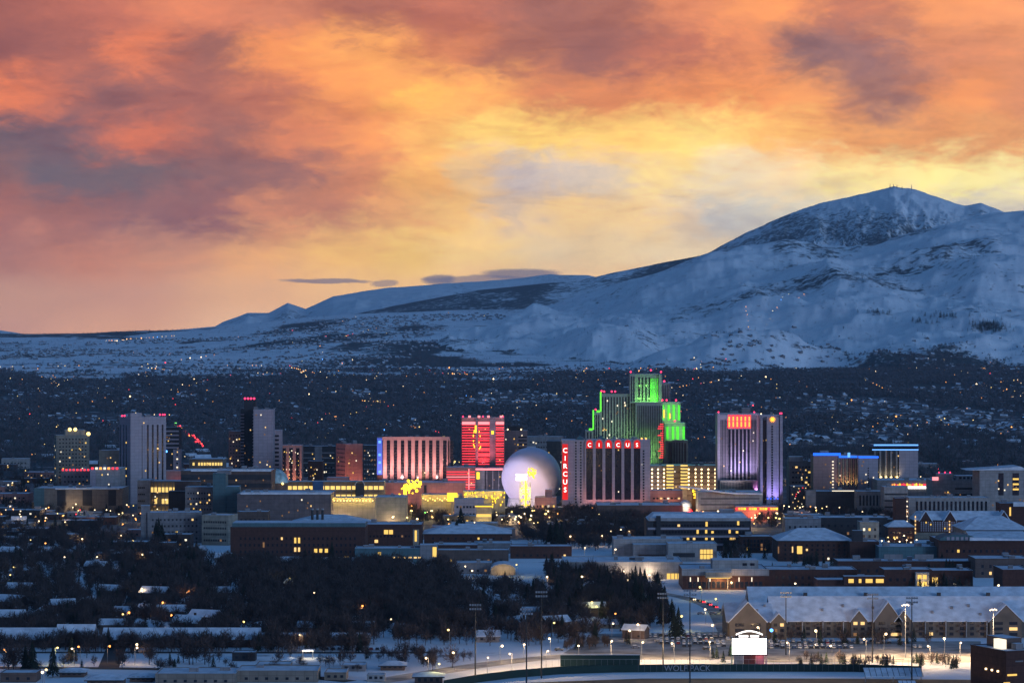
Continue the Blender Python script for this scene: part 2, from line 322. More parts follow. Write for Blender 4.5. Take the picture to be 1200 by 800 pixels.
cv = cover(XX, YY, PX); fr = np.where(((WW == 0) | (WW == 1) | (WW == 4)) & (YY > 2950), np.maximum(fr, cv*(.52+.24*vd)), fr)
fr = np.where(WW == 2, np.clip(.40+.9*(nf-.5)+.7*(r1-.5), 0, 1), fr)
fr = np.clip(fr, 0, 1)
nr, nc = ZZ.shape
idx = np.arange(nr*nc).reshape(nr, nc)
Fq = np.stack([idx[:-1,:-1], idx[:-1,1:], idx[1:,1:], idx[1:,:-1]], -1).reshape(-1, 4)
V = np.stack([XX, YY, ZZ], -1).reshape(-1, 3)
tm = bpy.data.materials.new('snowy_ground'); tm.use_nodes = True; t = tm.node_tree; b = t.nodes['Principled BSDF']
b.inputs['Roughness'].default_value = .95; b.inputs['Specular IOR Level'].default_value = .1
def tn(k, **a):
    n = t.nodes.new(k)
    for q, v in a.items(): setattr(n, q, v)
    return n
g = tn('ShaderNodeNewGeometry'); at = tn('ShaderNodeAttribute'); at.attribute_name = 'forest'
def tnoise(scale, det=5, rough=.6, sc=(1,1,1)):
    m = tn('ShaderNodeMapping'); m.inputs[3].default_value = tuple(scale*q for q in sc); t.links.new(g.outputs['Position'], m.inputs[0])
    n = tn('ShaderNodeTexNoise'); n.inputs['Scale'].default_value = 1; n.inputs['Detail'].default_value = det; n.inputs['Roughness'].default_value = rough
    t.links.new(m.outputs[0], n.inputs['Vector']); return n.outputs[0]
def tmath(op, a, b2):
    n = tn('ShaderNodeMath', operation=op)
    for i, v in enumerate((a, b2)):
        if isinstance(v, (int, float)): n.inputs[i].default_value = v
        else: t.links.new(v, n.inputs[i])
    return n.outputs[0]
nA = tnoise(1/45., 5, .7); 
thr = tmath('SUBTRACT', tmath('ADD', nA, tmath('MULTIPLY', at.outputs['Fac'], .62)), .70)
mr = tn('ShaderNodeMapRange'); t.links.new(thr, mr.inputs[0]); mr.inputs[1].default_value = -.03; mr.inputs[2].default_value = .10
nB = tnoise(1/160., 6, .65); rs = tn('ShaderNodeValToRGB'); rs.color_ramp.elements[0].position = .32; rs.color_ramp.elements[1].position = .62
rs.color_ramp.elements[0].color = (.66,.69,.74,1); rs.color_ramp.elements[1].color = (.84,.86,.89,1); t.links.new(nB, rs.inputs[0])
nm = tn('ShaderNodeMix', data_type='RGBA'); t.links.new(mr.outputs[0], nm.inputs[0]); t.links.new(rs.outputs[0], nm.inputs[6])
nm.inputs[7].default_value = (.050,.066,.074,1); t.links.new(nm.outputs[2], b.inputs['Base Color'])
me = npmesh('terrain', V, Fq, [tm], smooth=True)
a = me.attributes.new('forest', 'FLOAT', 'POINT'); a.data.foreach_set('value', fr.ravel().astype(np.float32))
tag(link('terrain', me), 'snow covered valley floor rising to foothills and mountains', kind='structure')

# street sheets: snowy asphalt a few centimetres above the ground
FOOT = []      # footprints (x, y, halfw, halfd, cos, sin)
def sheet(name, pts, z, m, label, foot=True):
    mb = MB(); mb.face([(x, y, z) for x, y in pts]); o = mb.build(name, m); tag(o, label, kind='structure')
def proad(name, pix, w, m, z, label):      # a ribbon through ground points given by photo position
    P = [Vector((gx(x, gy(r)), gy(r))) for x, r in pix]; mb = MB(); Lp = []; Rp = []
    Q = []
    for i in range(len(P)-1):
        for k in range(6): Q.append(P[i].lerp(P[i+1], k/6))
    Q.append(P[-1]); P = [sum((Q[min(max(i+k, 0), len(Q)-1)] for k in range(-3, 4)), Vector((0, 0)))/7 for i in range(len(Q))]
    for i, p in enumerate(P):
        d = (P[min(i+1, len(P)-1)]-P[max(i-1, 0)]).normalized(); n = Vector((-d.y, d.x))*w/2
        Lp.append(p+n); Rp.append(p-n)
    for i in range(len(P)-1):
        mb.face([(Lp[i].x, Lp[i].y, z), (Rp[i].x, Rp[i].y, z), (Rp[i+1].x, Rp[i+1].y, z), (Lp[i+1].x, Lp[i+1].y, z)])
    return tag(mb.build(name, m), label, kind='structure')
# ------------------------------------------------------------------ building kit
WC = {}
def wmesh(w, h, m, d=.25, top=None):
    k = (round(w, 2), round(h, 2), m, round(d, 2))
    if k not in WC:
        mb = MB(); mb.box(-w/2, w/2, -d, .05, 0, h); WC[k] = mb.mesh('window', m)
    return WC[k]
class Bld:
    def __init__(s, name, label, cat, x0, x1, yt, yb, depth, rot=0, wall='tan', roof='roofsnow', group=None, z0=0, h=None, parapet=.6, roofobj=True, Y=None, body=True, units=0):
        Y = Y or gy(yb, z0); sc = Y/F
        s.Y = Y; s.rot = math.radians(rot); s.h = (h if h else (400-yt)*sc+H-z0)
        wp = (x1-x0)*sc; c, sn = math.cos(s.rot), abs(math.sin(s.rot))
        s.w = (wp-depth*sn)/c if rot else wp; s.d = depth
        x = gx((x0+x1)/2, Y)
        # centre of the front face
        s.x = x+(math.sin(s.rot)*depth/2 if rot else 0); s.px = (x0, x1)
        s.root = thing(name, label, cat, (s.x, Y, z0), s.rot, group)
        cx = s.x-math.sin(s.rot)*depth/2; cyy = Y+math.cos(s.rot)*depth/2
        FOOT.append((cx, cyy, s.w/2, depth/2, math.cos(s.rot), math.sin(s.rot), s.h))
        s.nw = 0; s.over = {}
        if body:
            mb = MB(); mb.box(-s.w/2, s.w/2, 0, s.d, -.5, s.h); mb.build('wall', wall, s.root)
            if roofobj:
                mb = MB(); q = .5
                mb.box(-s.w/2+q, s.w/2-q, q, s.d-q, s.h+.002, s.h+.25, 0); mb.build('roof', roof, s.root)
                if parapet:
                    mb = MB(); p = parapet
                    mb.box(-s.w/2-.1, s.w/2+.1, -.1, .3, s.h+.003, s.h+p, 0, 1); mb.box(-s.w/2-.1, s.w/2+.1, s.d-.3, s.d+.1, s.h+.003, s.h+p, 0, 1)
                    mb.box(-s.w/2-.1, -s.w/2+.3, .302, s.d-.302, s.h+.003, s.h+p, 0, 1); mb.box(s.w/2-.3, s.w/2+.1, .302, s.d-.302, s.h+.003, s.h+p, 0, 1)
                    mb.build('parapet', [wall, 'roofsnow'], s.root)
        r = random.Random(hash((x0, yt)) & 0xffff)
        units = units if not (body and roofobj) else max(units, min(6, int(s.w*s.d/450)))
        for i in range(units):
            a, b2, hh = r.uniform(2, 5), r.uniform(2, 4), r.uniform(1.2, 3)
            ux, uy = r.uniform(-s.w/2+5, s.w/2-5), r.uniform(3, max(4, s.d-6))
            mb = MB(); mb.box(ux-a/2, ux+a/2, uy, uy+b2, s.h+.25, s.h+.25+hh, 0, 1); mb.build('roof_unit', ['grey', 'roofsnow'], s.root)
    def L(s, px): return (px-(s.px[0]+s.px[1])/2)*s.Y/F    # local x of a photo column on an unrotated front
    def Z(s, row): return H-(row-400)*s.Y/F
    def box(s, name, m, x0, x1, y0, y1, z0, z1, top=None):
        mb = MB(); mb.box(x0, x1, y0, y1, z0, z1, 0, 1 if top else None); return mb.build(name, [m, top] if top else m, s.root)
    def pbox(s, name, m, p0, p1, r0, r1, y0=-.3, y1=.05, top=None):   # box from photo columns and rows
        return s.box(name, m, s.L(p0), s.L(p1), y0, y1, s.Z(r1), s.Z(r0), top)
    def put(s, name, me, x, y, z, rz, key):
        if s.nw < 100:
            link(name, me, s.root, (x, y, z), rz)
        else:
            s.over.setdefault(me.materials[0].name, []).append((me, x, y, z, rz))
        s.nw += 1
    def win(s, face='f', nx=6, nz=3, w=1.6, h=1.5, a=.06, b=.94, z0=1.5, z1=None, lit=.12, m='glass', lm=('wwin', 'ywin', 'cwin', 'dwin'), name='window', d=.12, seed=0):
        r = random.Random(int(s.w*100+nx*7+nz+seed)); z1 = z1 or s.h-1
        ln = s.w if face == 'f' else s.d
        for j in range(nz):
            z = z0+(z1-z0)*j/nz
            for i in range(nx):
                t = (a+(b-a)*(i+.5)/nx)*ln
                mm = r.choice(lm) if r.random() < lit else m
                me = wmesh(w, h, mm, d)
                if face == 'f': s.put(name, me, -s.w/2+t, 0, z, 0, mm)
                elif face == 'r': s.put(name, me, s.w/2, t, z, math.pi/2, mm)
                else: s.put(name, me, -s.w/2, t, z, -math.pi/2, mm)
        return s
    def bands(s, face='f', nz=3, h=1.4, a=.02, b=.98, z0=1.5, z1=None, m='glass', name='window_band', d=.1):
        z1 = z1 or s.h-1; ln = (s.w if face == 'f' else s.d)
        for j in range(nz):
            z = z0+(z1-z0)*j/nz; me = wmesh((b-a)*ln, h, m, d); t = (a+b)/2*ln
            if face == 'f': s.put(name, me, -s.w/2+t, 0, z, 0, m)
            elif face == 'r': s.put(name, me, s.w/2, t, z, math.pi/2, m)
            else: s.put(name, me, -s.w/2, t, z, -math.pi/2, m)
        return s
    def strips(s, face='f', xs=(.2,.5,.8), w=2, z0=2, z1=None, m='glass', name='window_strip', d=.12):
        z1 = z1 or s.h-3; ln = (s.w if face == 'f' else s.d)
        for q in xs:
            me = wmesh(w, z1-z0, m, d); t = q*ln
            if face == 'f': s.put(name, me, -s.w/2+t, 0, z0, 0, m)
            elif face == 'r': s.put(name, me, s.w/2, t, z0, math.pi/2, m)
            else: s.put(name, me, -s.w/2, t, z0, -math.pi/2, m)
        return s
    def beacons(s, xs, z=0, y=.5, m='beacon', r=.9):
        for x in xs:
            mb = MB(); mb.box(-.12, .12, -.12, .12, 0, 1.3, 0); mb.ball((0, 0, 1.5), r, 8, 5, 1)
            mb.build('beacon', ['black', m], s.root, (x, y, s.h+z))
        return s
    def flood(s, x, y, z, tx, ty, tz, p, col, angle=70, blend=.8):  # spot with housing; on pink hotels an added stand-in for city glow
        mb = MB(); mb.box(-.5, .5, -.3, .3, 0, .6); mb.build('floodlight', 'steel', s.root, (x, y, z))
        light('SPOT', (x, y, z+.9), p, col, s.root, 1.0, (tx, ty, tz), angle, blend)
    def done(s, spark=None):
        r = random.Random(int(s.w*31+s.h)); tall = s.h > 28 and s.w > 12
        for i in range(spark if spark is not None else (12 if tall else 0)):
            s.put('window', wmesh(1.0, 1.2, r.choice(('wwin', 'cwin', 'dwin', 'dwin', 'ywin')), .42), r.uniform(-s.w*.42, s.w*.42), 0, r.uniform(6, s.h-5), 0, 0)
        for k, lst in s.over.items():
            mb = MB()
            for me, x, y, z, rz in lst:
                cc, ss = math.cos(rz), math.sin(rz); b = len(mb.v)
                mb.v += [(x+v.co.x*cc-v.co.y*ss, y+v.co.x*ss+v.co.y*cc, z+v.co.z) for v in me.vertices]
                for p in me.polygons: mb.f.append(tuple(b+i for i in p.vertices)); mb.m.append(0)
            tag(mb.build('window', k if k in M else bpy.data.materials[k], s.root), kind='stuff')
        return s
def text(body, size, mname, parent, loc, rz=0, ext=.12, rx=90, name='letter'):
    c = bpy.data.curves.new(name, 'FONT'); c.body = body; c.size = size; c.align_x = 'CENTER'; c.extrude = ext; c.resolution_u = 3
    c.materials.append(M[mname]); tmp = bpy.data.objects.new(name, c); COL.objects.link(tmp)
    me = bpy.data.meshes.new_from_object(tmp); bpy.data.objects.remove(tmp); bpy.data.curves.remove(c)
    o = bpy.data.objects.new(name, me); COL.objects.link(o); o.parent = parent
    o.location = loc; o.rotation_euler = (math.radians(rx), 0, rz); return o

# ---- left group
b = Bld('hotel_tower', 'tall grey hotel tower with dark vertical window stripes and red roof lights', 'hotel tower', 138.5, 193, 489, 588, 24, 35, wall='lav', Y=2740)
b.strips('f', (.10,.30,.48,.62,.76,.90), 1.8, 10, b.h-7); b.strips('l', (.40,.62,.9), 2, 8, b.h-7)
b.strips('l', (.12,), 1.2, 8, b.h-7)
b.box('elevator_core', 'lav', -b.w/2-1.2, -b.w/2+11, -1.4, 4, 0, b.h+4.5, 'roofsnow')
b.beacons((-b.w/2+1, -b.w/2+3, -b.w/2+9, b.w/2-3, b.w/2-6, b.w/2-1), 1, 1); b.beacons((-b.w/2+1, -b.w/2+3.5), 0, 20)
for z in (14, 26, 33, 58): b.put('window', wmesh(1.7, 1.6, 'ywin', .3), -b.w/2, 9.5, z, -math.pi/2, 0)
b.put('window', wmesh(1.7, 1.6, 'wwin', .3), b.w*.26, 0, 52, 0, 0); b.done()
b = Bld('hotel_tower', 'beige stepped tower with two bright roof lamps left of the grey striped tower', 'hotel tower', 60, 104, 510, 565, 25, 15, wall='beige', Y=3120)
b.win('f', 9, 12, 1.6, 1.5, z0=4, lit=.06); b.win('l', 4, 12, 1.6, 1.5, z0=4, lit=.05)
b.box('penthouse', 'beige', -8, 14, 4, 18, b.h+.3, b.h+6, 'roofsnow'); b.beacons((-3, 3), 5, 3.5, 'bulby', 2.0); b.beacons((17,), 0, 1, 'bulby', 2.3); b.done()
b = Bld('office_building', 'white banded office block right behind the grey striped tower', 'office building', 191, 210, 501, 565, 22, wall='dark', Y=2900)
b.box('white_corner', 'lav', b.w/2-6, b.w/2+.3, -.3, 20, 0, b.h-22); b.bands('f', 5, 1.5, z0=b.h-21, z1=b.h, m='lav', name='white_band', d=.5)
b.win('f', 1, 9, 1.6, 1.4, .78, .98, 6, b.h-24, .9, lm=('cwin',), d=.6)
mb = MB(); mb.ball((b.w/2-13, -1, b.h-24), 1.2); mb.build('blue_sign_light', 'bulbb', b.root)
mb = MB(); mb.ball((-2, -2, 12), 3.2, sz=.7); mb.build('red_sign_light', 'bulbr', b.root); b.done()
b = Bld('casino_building', 'low pale casino block under a row of red roof lights', 'casino', 72, 106, 552, 592, 40, wall='grey', Y=2680); b.win('f', 7, 6, 1.5, 1.7, z0=4, lit=.05)
for i in range(8): b.box('red_light', 'neonr', -b.w/2+i*3.4+.5, -b.w/2+i*3.4+2.4, -.8, 0, b.h+.5, b.h+2.3)
b.done()
b = Bld('casino_building', 'blank pale casino wall left of the grey striped tower with amber and red roof lights', 'casino', 106, 140.5, 549.5, 592, 38, wall='pale', Y=2640)
for i, m_ in enumerate(('neonr','cwin','neono','cwin','neono','neonr','neonr')): b.box('roof_light', m_, -b.w/2+i*3.8+.8, -b.w/2+i*3.8+3, -.8, 0, b.h-.2, b.h+1.8)
b.box('corner_pier', 'lav', -b.w/2-.2, -b.w/2+5, -.5, 0, 0, b.h); b.done()
b = Bld('storage_building', 'pale blank box building in front of dark trees left of the grey striped tower', 'building', 116, 140, 528, 560, 25, wall='beige', Y=2990); b.done()
b = Bld('arena', 'low tan arena with three dark bays and teal edged roof at left', 'arena', 40, 143, 572.5, 594, 46, wall='tan', Y=2600, units=4)
for p0, p1 in ((67,77),(97,108),(127,136)): b.pbox('dark_bay', 'dark', p0, p1, 574, 592, -.25)
b.pbox('teal_wing', 'teal', 40, 52, 571.5, 593, -.4); b.pbox('roof_edge', 'roofsnow', 65, 140, 571.3, 573, -1.2, 3)
b.flood(-8, -12, 1, -4, 0, 6, 9000, (1, .75, .45), 110); b.done()

def garage(label, p0, p1, r0, Y, floors, bays, depth, wall, deck=True, rot=0, litmat='deckglow', cover=.95):
    b = Bld('parking_garage', label, 'parking garage', p0, p1, r0, 0, depth, rot, wall=wall, Y=Y, body=False)
    fh = b.h/floors
    mb = MB(); mb.box(-b.w/2, b.w/2, 6, b.d, -.5, b.h-.4); mb.build('wall', wall, b.root)
    for k in range(floors+1):
        b.box('deck', wall, -b.w/2, b.w/2, 0, 6.0, k*fh-.45, k*fh+.55, 'roofsnow' if k == floors else None)
    b.box('roof', 'roofsnow', -b.w/2, b.w/2, 6.01, b.d, b.h-.39, b.h+.1)
    for i in range(bays+1):
        x = -b.w/2+i*b.w/bays; b.box('pillar', wall, x-.4, x+.4, -.15, .6, 0, b.h+.5)
    r = random.Random(int(p0))
    for k in range(floors):
        for i in range(bays):
            if r.random() > cover: continue
            x = -b.w/2+(i+.5)*b.w/bays; q = b.w/bays*.40
            b.put('bay_glow', wmesh(2*q, fh*.42, litmat, .2), x, 1.5, k*fh+.85, 0, 0)  # glowing panel in the bay stands in for the lit garage interior
    return b
b = garage('pale parking garage with yellow lit decks at the foot of the grey striped tower', 176, 215, 564, 2540, 3, 9, 30, 'pale'); b.done()
b = Bld('office_building', 'pale office wing with small barred windows joined to the lit garage', 'office building', 161, 176, 563, 590, 28, wall='pale', Y=2535); b.win('f', 4, 5, 1.3, 1.4, lit=.1, a=.04, b=.6); b.done()
b = garage('distant yellow lit garage beyond the dark terraces, right of the neon street', 222, 261, 538, 3050, 4, 12, 40, 'tan', cover=.75)
b.done()
b = Bld('brick_building', 'low red glowing building below the distant lit garage', 'building', 193, 225, 552, 570, 20, wall='rose', Y=2850); b.flood(0, -8, 1, 0, 0, 5, 12000, (1, .2, .1), 120); b.done()

# ---- dark tower with the white slab
b = Bld('hotel_tower', 'very dark tall tower with a red lit roof beside a blank white slab', 'hotel tower', 282, 301, 479, 575, 30, wall='dark', Y=2830)
b.bands('f', 26, 1.1, .0, .22, 6, b.h-3, 'lav', 'balcony', .9); b.bands('f', 26, 1.1, .72, 1.0, 6, b.h-3, 'lav', 'balcony', .9)
b.box('penthouse', 'dark', -b.w/2+3, b.w/2-2, 3, 20, b.h+.3, b.h+9); b.beacons((-b.w/2+4, -1, 2, b.w/2-3), 8.8, 3.5, r=1.1); b.done()
b = Bld('hotel_tower', 'blank white concrete slab tower, the tallest white wall in the city', 'hotel tower', 297, 319.5, 480.5, 575, 26, 0, wall='lav', Y=2800); b.box('lift_housing', 'grey', -b.w/2, -b.w/2+4, 4, 8, b.h, b.h+3, 'roofsnow'); b.done()
b = Bld('hotel_tower', 'lower pinkish wing with small windows left of the very dark tower', 'hotel tower', 268, 283, 505.5, 572, 25, wall='pink', Y=2850); b.win('f', 4, 17, 1.2, 1.2, z0=5, lit=.02); b.done()
b = Bld('hotel_tower', 'white wing with stacked dark balconies right of the blank white slab', 'hotel tower', 319.5, 329, 504.5, 572, 22, wall='lav', Y=2830); b.bands('f', 13, 2.0, .05, .78, 12, b.h-2, 'glass', 'balcony', .3); b.done()
b = Bld('hotel', 'small pink hotel with three dark recessed window columns', 'hotel', 328.5, 353.5, 522, 562, 22, wall='pink', Y=2860)
b.strips('f', (.18,.5,.82), 3.6, 9, b.h-2.5); b.win('f', 6, 9, .6, 1, .08, .92, 10, b.h-3, .35, 'pink', ('ywin','cwin'), 'balcony_light', .4)
b.box('base', 'white', -b.w/2-.4, b.w/2+1, -1.5, 0, 0, 8)
b.flood(0, -16, 4, 0, 0, 24, 42000, (1, .45, .28), 90); b.done()
b = Bld('office_building', 'dim office with bright white windows behind the two pink buildings', 'office building', 354, 393, 523, 560, 25, wall='dark', Y=3120); b.bands('f', 6, 1.2, .02, .98, 6, b.h-2, 'grey', 'floor_band', .2)
b.box('grey_panel', 'grey', -b.w*.12, b.w*.10, -.5, 0, 10, b.h); b.win('f', 8, 2, 1.8, 1.8, z0=12, z1=22, lit=.45, lm=('cwin',), d=.6); b.done()
b = Bld('brick_building', 'small brown brick block in front of the dim office', 'building', 361, 378, 540.5, 570, 20, wall='brick', Y=2950); b.done()
b = Bld('hotel_tower', 'slim salmon pink tower with one blank side and one windowed side', 'hotel tower', 393, 424.5, 520.5, 566, 19, 31, wall='rose', Y=2720)
b.win('l', 6, 12, 1.4, 1.3, .05, .95, 8, b.h-1, .08); b.box('lift_housing', 'grey', 2, 6, 5, 9, b.h, b.h+3.5, 'roofsnow'); b.box('water_tank', 'grey', -9, -5, 6, 10, b.h, b.h+3, 'roofsnow')
b.flood(-24, -14, 3, -10, 4, 22, 60000, (1, .36, .2), 90); b.flood(3, -18, 6, 3, 0, 22, 22000, (1, .5, .45), 100); b.done()
b = Bld('office_building', 'dark gridded office block between the salmon tower and the striped hotel', 'office building', 425, 441.5, 522, 560, 24, wall='dark', Y=2950); b.win('f', 5, 9, 1.5, 1.4, z0=4, lit=.12, m='grey'); b.done()
b = Bld('brick_building', 'low pink walled building at the foot of the salmon tower', 'building', 383, 408, 560, 575, 20, wall='rose', Y=2660); b.flood(0, -9, 1, 0, 0, 5, 9000, (1, .5, .35), 120); b.done()

# ---- pink striped hotel
b = Bld('hotel', 'wide pink hotel with ten dark window columns and a blue lit end', 'hotel', 442, 526.5, 513, 590, 22, wall='dark', Y=2650)
n = 10
for i in range(n):
    px = 449.8+i*8.25; b.pbox('pier', 'pink', px-.7, px+3.4, 513, 563.5, -1.2, 0)
    b.box('window_column', 'glass', b.L(px+3.6), b.L(px+7.3), -.4, 0, b.Z(562), b.Z(516.5))
    for k in range(13):
        b.put('balcony', wmesh(3.0, .3, 'brown', .5), b.L(px+5.5), -.4, b.Z(561.5)+k*2.75, 0, 0)
b.pbox('cornice', 'pink', 448, 526.8, 511.5, 515.5, -1.5, 2); b.pbox('end_wall', 'pink', 525, 526.8, 515.6, 563, -1.2, 0)
b.pbox('blue_end', 'panelblue', 442, 448, 513, 556, -1, 3)
for r_ in (516, 531, 540, 551): b.pbox('blue_sign', 'neonc', 443.5, 446.5, r_, r_+3, -1.4, -1)
b.pbox('red_sign', 'brick', 442, 448, 556.5, 563, -1.2, 2)
for x in (-27, -11, 5, 21): b.flood(x, -15, 28, x, 0, 46, 60000, (1, .50, .46), 120)
b.done()
b = Bld('casino_building', 'rose coloured casino podium in front of the pink striped hotel', 'casino', 442, 545, 566, 600, 50, wall='rose', Y=2590, units=6)
b.pbox('red_wall', 'rose', 470, 522, 568, 577, -1.5); b.pbox('dark_door', 'dark', 497, 500, 568, 578, -1.8, -1.5)
for x in (-20, 10, 28): b.flood(x, -9, 3, x, 0, 10, 12000, (1, .35, .3), 120)
b.done()
for (px, r, lab) in ((478, 572, 'large golden flame shaped casino sign on a lit post'), (488,567,'golden pennant sign beside the flame shaped casino sign')):
    Y = 2560; t_ = thing('casino_sign', lab, 'sign', (gx(px, Y), Y, 0)); mb = MB()
    q = random.Random(px)
    if px == 478: mb.tube((-2.6, 0, 0), (-2.6, 0, 24), 1.2, 1.6); 
    mb.build('post', 'neony', t_) if px == 478 else MB().build('post', 'neony', t_)
    mb = MB()
    for i in range(26): mb.ball((q.gauss(0, 3.2), q.gauss(0, .8), H-(r-400)*Y/F+q.gauss(0, 2.3)), q.uniform(.6, 1.5), 6, 4)
    mb.build('bulb_cluster', 'neony', t_)
    light('POINT', (0, -4, H-(r-400)*Y/F), 14000, (1, .6, .12), t_, 2)

# ---- red neon hotel
b = Bld('hotel_tower', 'red neon hotel tower with glowing horizontal stripes in three bays', 'hotel tower', 541, 591, 490, 590, 26, wall='rose', Y=2700)
for p0, p1 in ((541.5, 557), (560.5, 573.5), (581, 590.5)):
    me = wmesh((p1-p0)*b.Y/F, .85, 'neonr', .5); me2 = wmesh((p1-p0)*b.Y/F, 1.3, 'glass', .2)
    for k in range(16):
        z = b.Z(544)+k*(b.Z(495)-b.Z(544))/16
        b.put('neon_strip', me, b.L((p0+p1)/2), -.3, z, 0, 0)
        if p0 < 545 or k % 2 == 0: b.put('window', me2, b.L((p0+p1)/2), 0, z+1.15, 0, 0)
    b.pbox('top_neon', 'neonp', p0, p1, 494, 497, -1, 0)
b.pbox('grey_pier', 'grey', 557.2, 560.2, 491, 546, -1.6, 0); b.pbox('grey_pier', 'grey', 573.8, 580.6, 491, 546, -1.6, 0)
b.pbox('vertical_sign', 'neony', 556.5, 558.5, 498, 507, -2.4, -1.6); b.pbox('round_sign', 'neony', 575.8, 578.6, 504.5, 508.5, -2.2, -1.6)
for x in (-14, -5, 4, 16): b.box('roof_letter', 'neonp', x, x+2.4, 1, 1.5, b.h+.3, b.h+2.6)
b.beacons((-19, 0, 19), .2, 1, r=.8)
q = random.Random(4)
for i in range(14): b.put('sign_bulb', wmesh(.9, 1.6, 'neony', .4), q.choice((b.L(555.5), b.L(562.5), b.L(555)))+q.uniform(-1, 1), -.9, b.Z(q.uniform(505, 528)), 0, 0)
b.flood(0, -18, 41, 0, 0, 60, 60000, (1, .16, .2), 110); b.done()
b = Bld('casino_building', 'red neon striped casino podium under the red hotel tower', 'casino', 523, 557, 548, 600, 40, wall='rose', Y=2620)
for k in range(12):
    b.put('neon_strip', wmesh(b.w-.5, .7, 'neonr' if k % 3 else 'neonp', .5), 0, -.2, b.Z(586)+k*(b.Z(550)-b.Z(586))/12, 0, 0)
b.pbox('vertical_neon', 'neonp', 549, 550, 549, 578, -1.2, -.7); b.flood(0, -16, 6, 0, 0, 14, 12000, (1, .12, .14), 90); b.done()
b = Bld('casino_building', 'dark glazed casino hall with a pink neon roof edge beside the white dome', 'casino', 557, 591, 549.5, 600, 40, wall='dark', Y=2640)
b.pbox('neon_edge', 'neonp', 557, 591, 548.5, 550.5, -1, 0); b.pbox('grey_panel', 'grey', 557, 568, 551, 575, -.6); 
for p in (570, 577, 584): b.pbox('mullion', 'grey', p, p+1, 551, 575, -.6)
b.pbox('round_sign', 'neony', 558.5, 562, 553, 561, -1.6, -.6); b.done()
b = Bld('hotel_tower', 'plain tan tower with a windowed right side behind the white dome', 'hotel tower', 590, 618, 505, 575, 24, wall='pink', Y=2950); b.bands('f', 13, 1.3, .62, .98, 12, b.h-3, 'glass'); b.beacons((-8, 6), .2, 1, 'bulbw', .8)
b.box('penthouse', 'dark', -8, 8, 4, 14, b.h, b.h+5); b.done()
b = Bld('office_building', 'long dim office block behind the white dome', 'office building', 618, 660, 512, 575, 24, wall='grey', Y=3000); b.win('f', 12, 9, 1.5, 1.4, z0=8, lit=.03); b.done()
b = Bld('office_building', 'brown office block left of the green stepped casino', 'office building', 641, 662, 517, 575, 24, wall='tan', Y=2880); b.done()

# ---- sphere
Y = 2600; t_ = thing('dome', 'huge smooth white sphere glowing lavender between the red hotel and the striped tower', 'dome', (gx(623, Y), Y+26, 0))
mb = MB(); mb.ball((0, 0, H-(560.5-400)*Y/F), 27.6, 56, 32); o = mb.build('shell', mat('dome_shell', (.74,.68,.80), .55, .05, .1), t_); o.data.polygons.foreach_set('use_smooth', [True]*len(o.data.polygons))
mb = MB(); mb.tube((0, 0, -1), (0, 0, 12), 24, 21, 32); mb.build('base_ring', 'pale', t_)
mb = MB(); mb.tube((0, 0, 58), (0, 0, 59.3), 4.5, 4, 16); mb.build('top_cap', 'roofsnow', t_)
FOOT.append((gx(623, Y), Y+26, 28, 28, 1, 0, 50))
for x in (-42, 42): light('SPOT', (x, -58, 8), 300000, (.72, .68, 1), t_, 2, (x*.2, 0, 32), 80, .9)
light('SPOT', (-8, -62, 6), 150000, (1, .74, .80), t_, 2, (-4, 0, 26), 70, .9)
Y = 2555; t_ = thing('casino_sign', 'golden bulb covered sign tower with a white name board before the white sphere', 'sign', (gx(616, Y), Y, 0))
q = random.Random(5); mb = MB()
for i in range(60):
    r_ = q.uniform(560, 592); cx = 612+(q.random()-.2)*12*(1-(592-r_)/60); mb.ball((gx(cx, Y)-gx(616, Y), q.uniform(-1, 1), H-(r_-400)*Y/F), q.uniform(.3, .65), 6, 4)
mb.tube((0,0,0),(0,0,32),.8,.8)
for z in (9,14,19,24): mb.box(-4,4,-.3,.3,z,z+.6)
mb.build('bulb_tower', 'neony', t_)
mb = MB(); q = random.Random(6)
for i in range(24):
    a = q.uniform(0, 6.28); r_ = q.uniform(0, 4.8); mb.ball((gx(623.5, Y)-gx(616, Y)+r_*math.cos(a), -.6, H-(553.5-400)*Y/F+r_*math.sin(a)), .9, 6, 4)
mb.build('bulb_disc', 'neony', t_)
mb = MB(); x_ = gx(611, Y)-gx(616, Y); mb.box(x_-5, x_+5, -1.8, -1, H-162.5*Y/F, H-158.5*Y/F); mb.box(x_-5, x_+5, -1.8, -1, H-157.2*Y/F+.05, H-155*Y/F)
mb.build('name_board', 'neonw', t_)
mb = MB(); mb.box(x_-3.4, x_+3.4, -2.0, -1, H-158.4*Y/F, H-157.3*Y/F); mb.build('teal_line', 'neonc', t_)
mb = MB()
for x in (-5, 4): mb.box(x-.5, x+.5, -.5, .5, 0, 30)
mb.build('frame', 'steel', t_)
light('POINT', (0, -5, 20), 30000, (1, .65, .2), t_, 3); light('POINT', (6, 6, 34), 14000, (1, .65, .2), t_, 3)

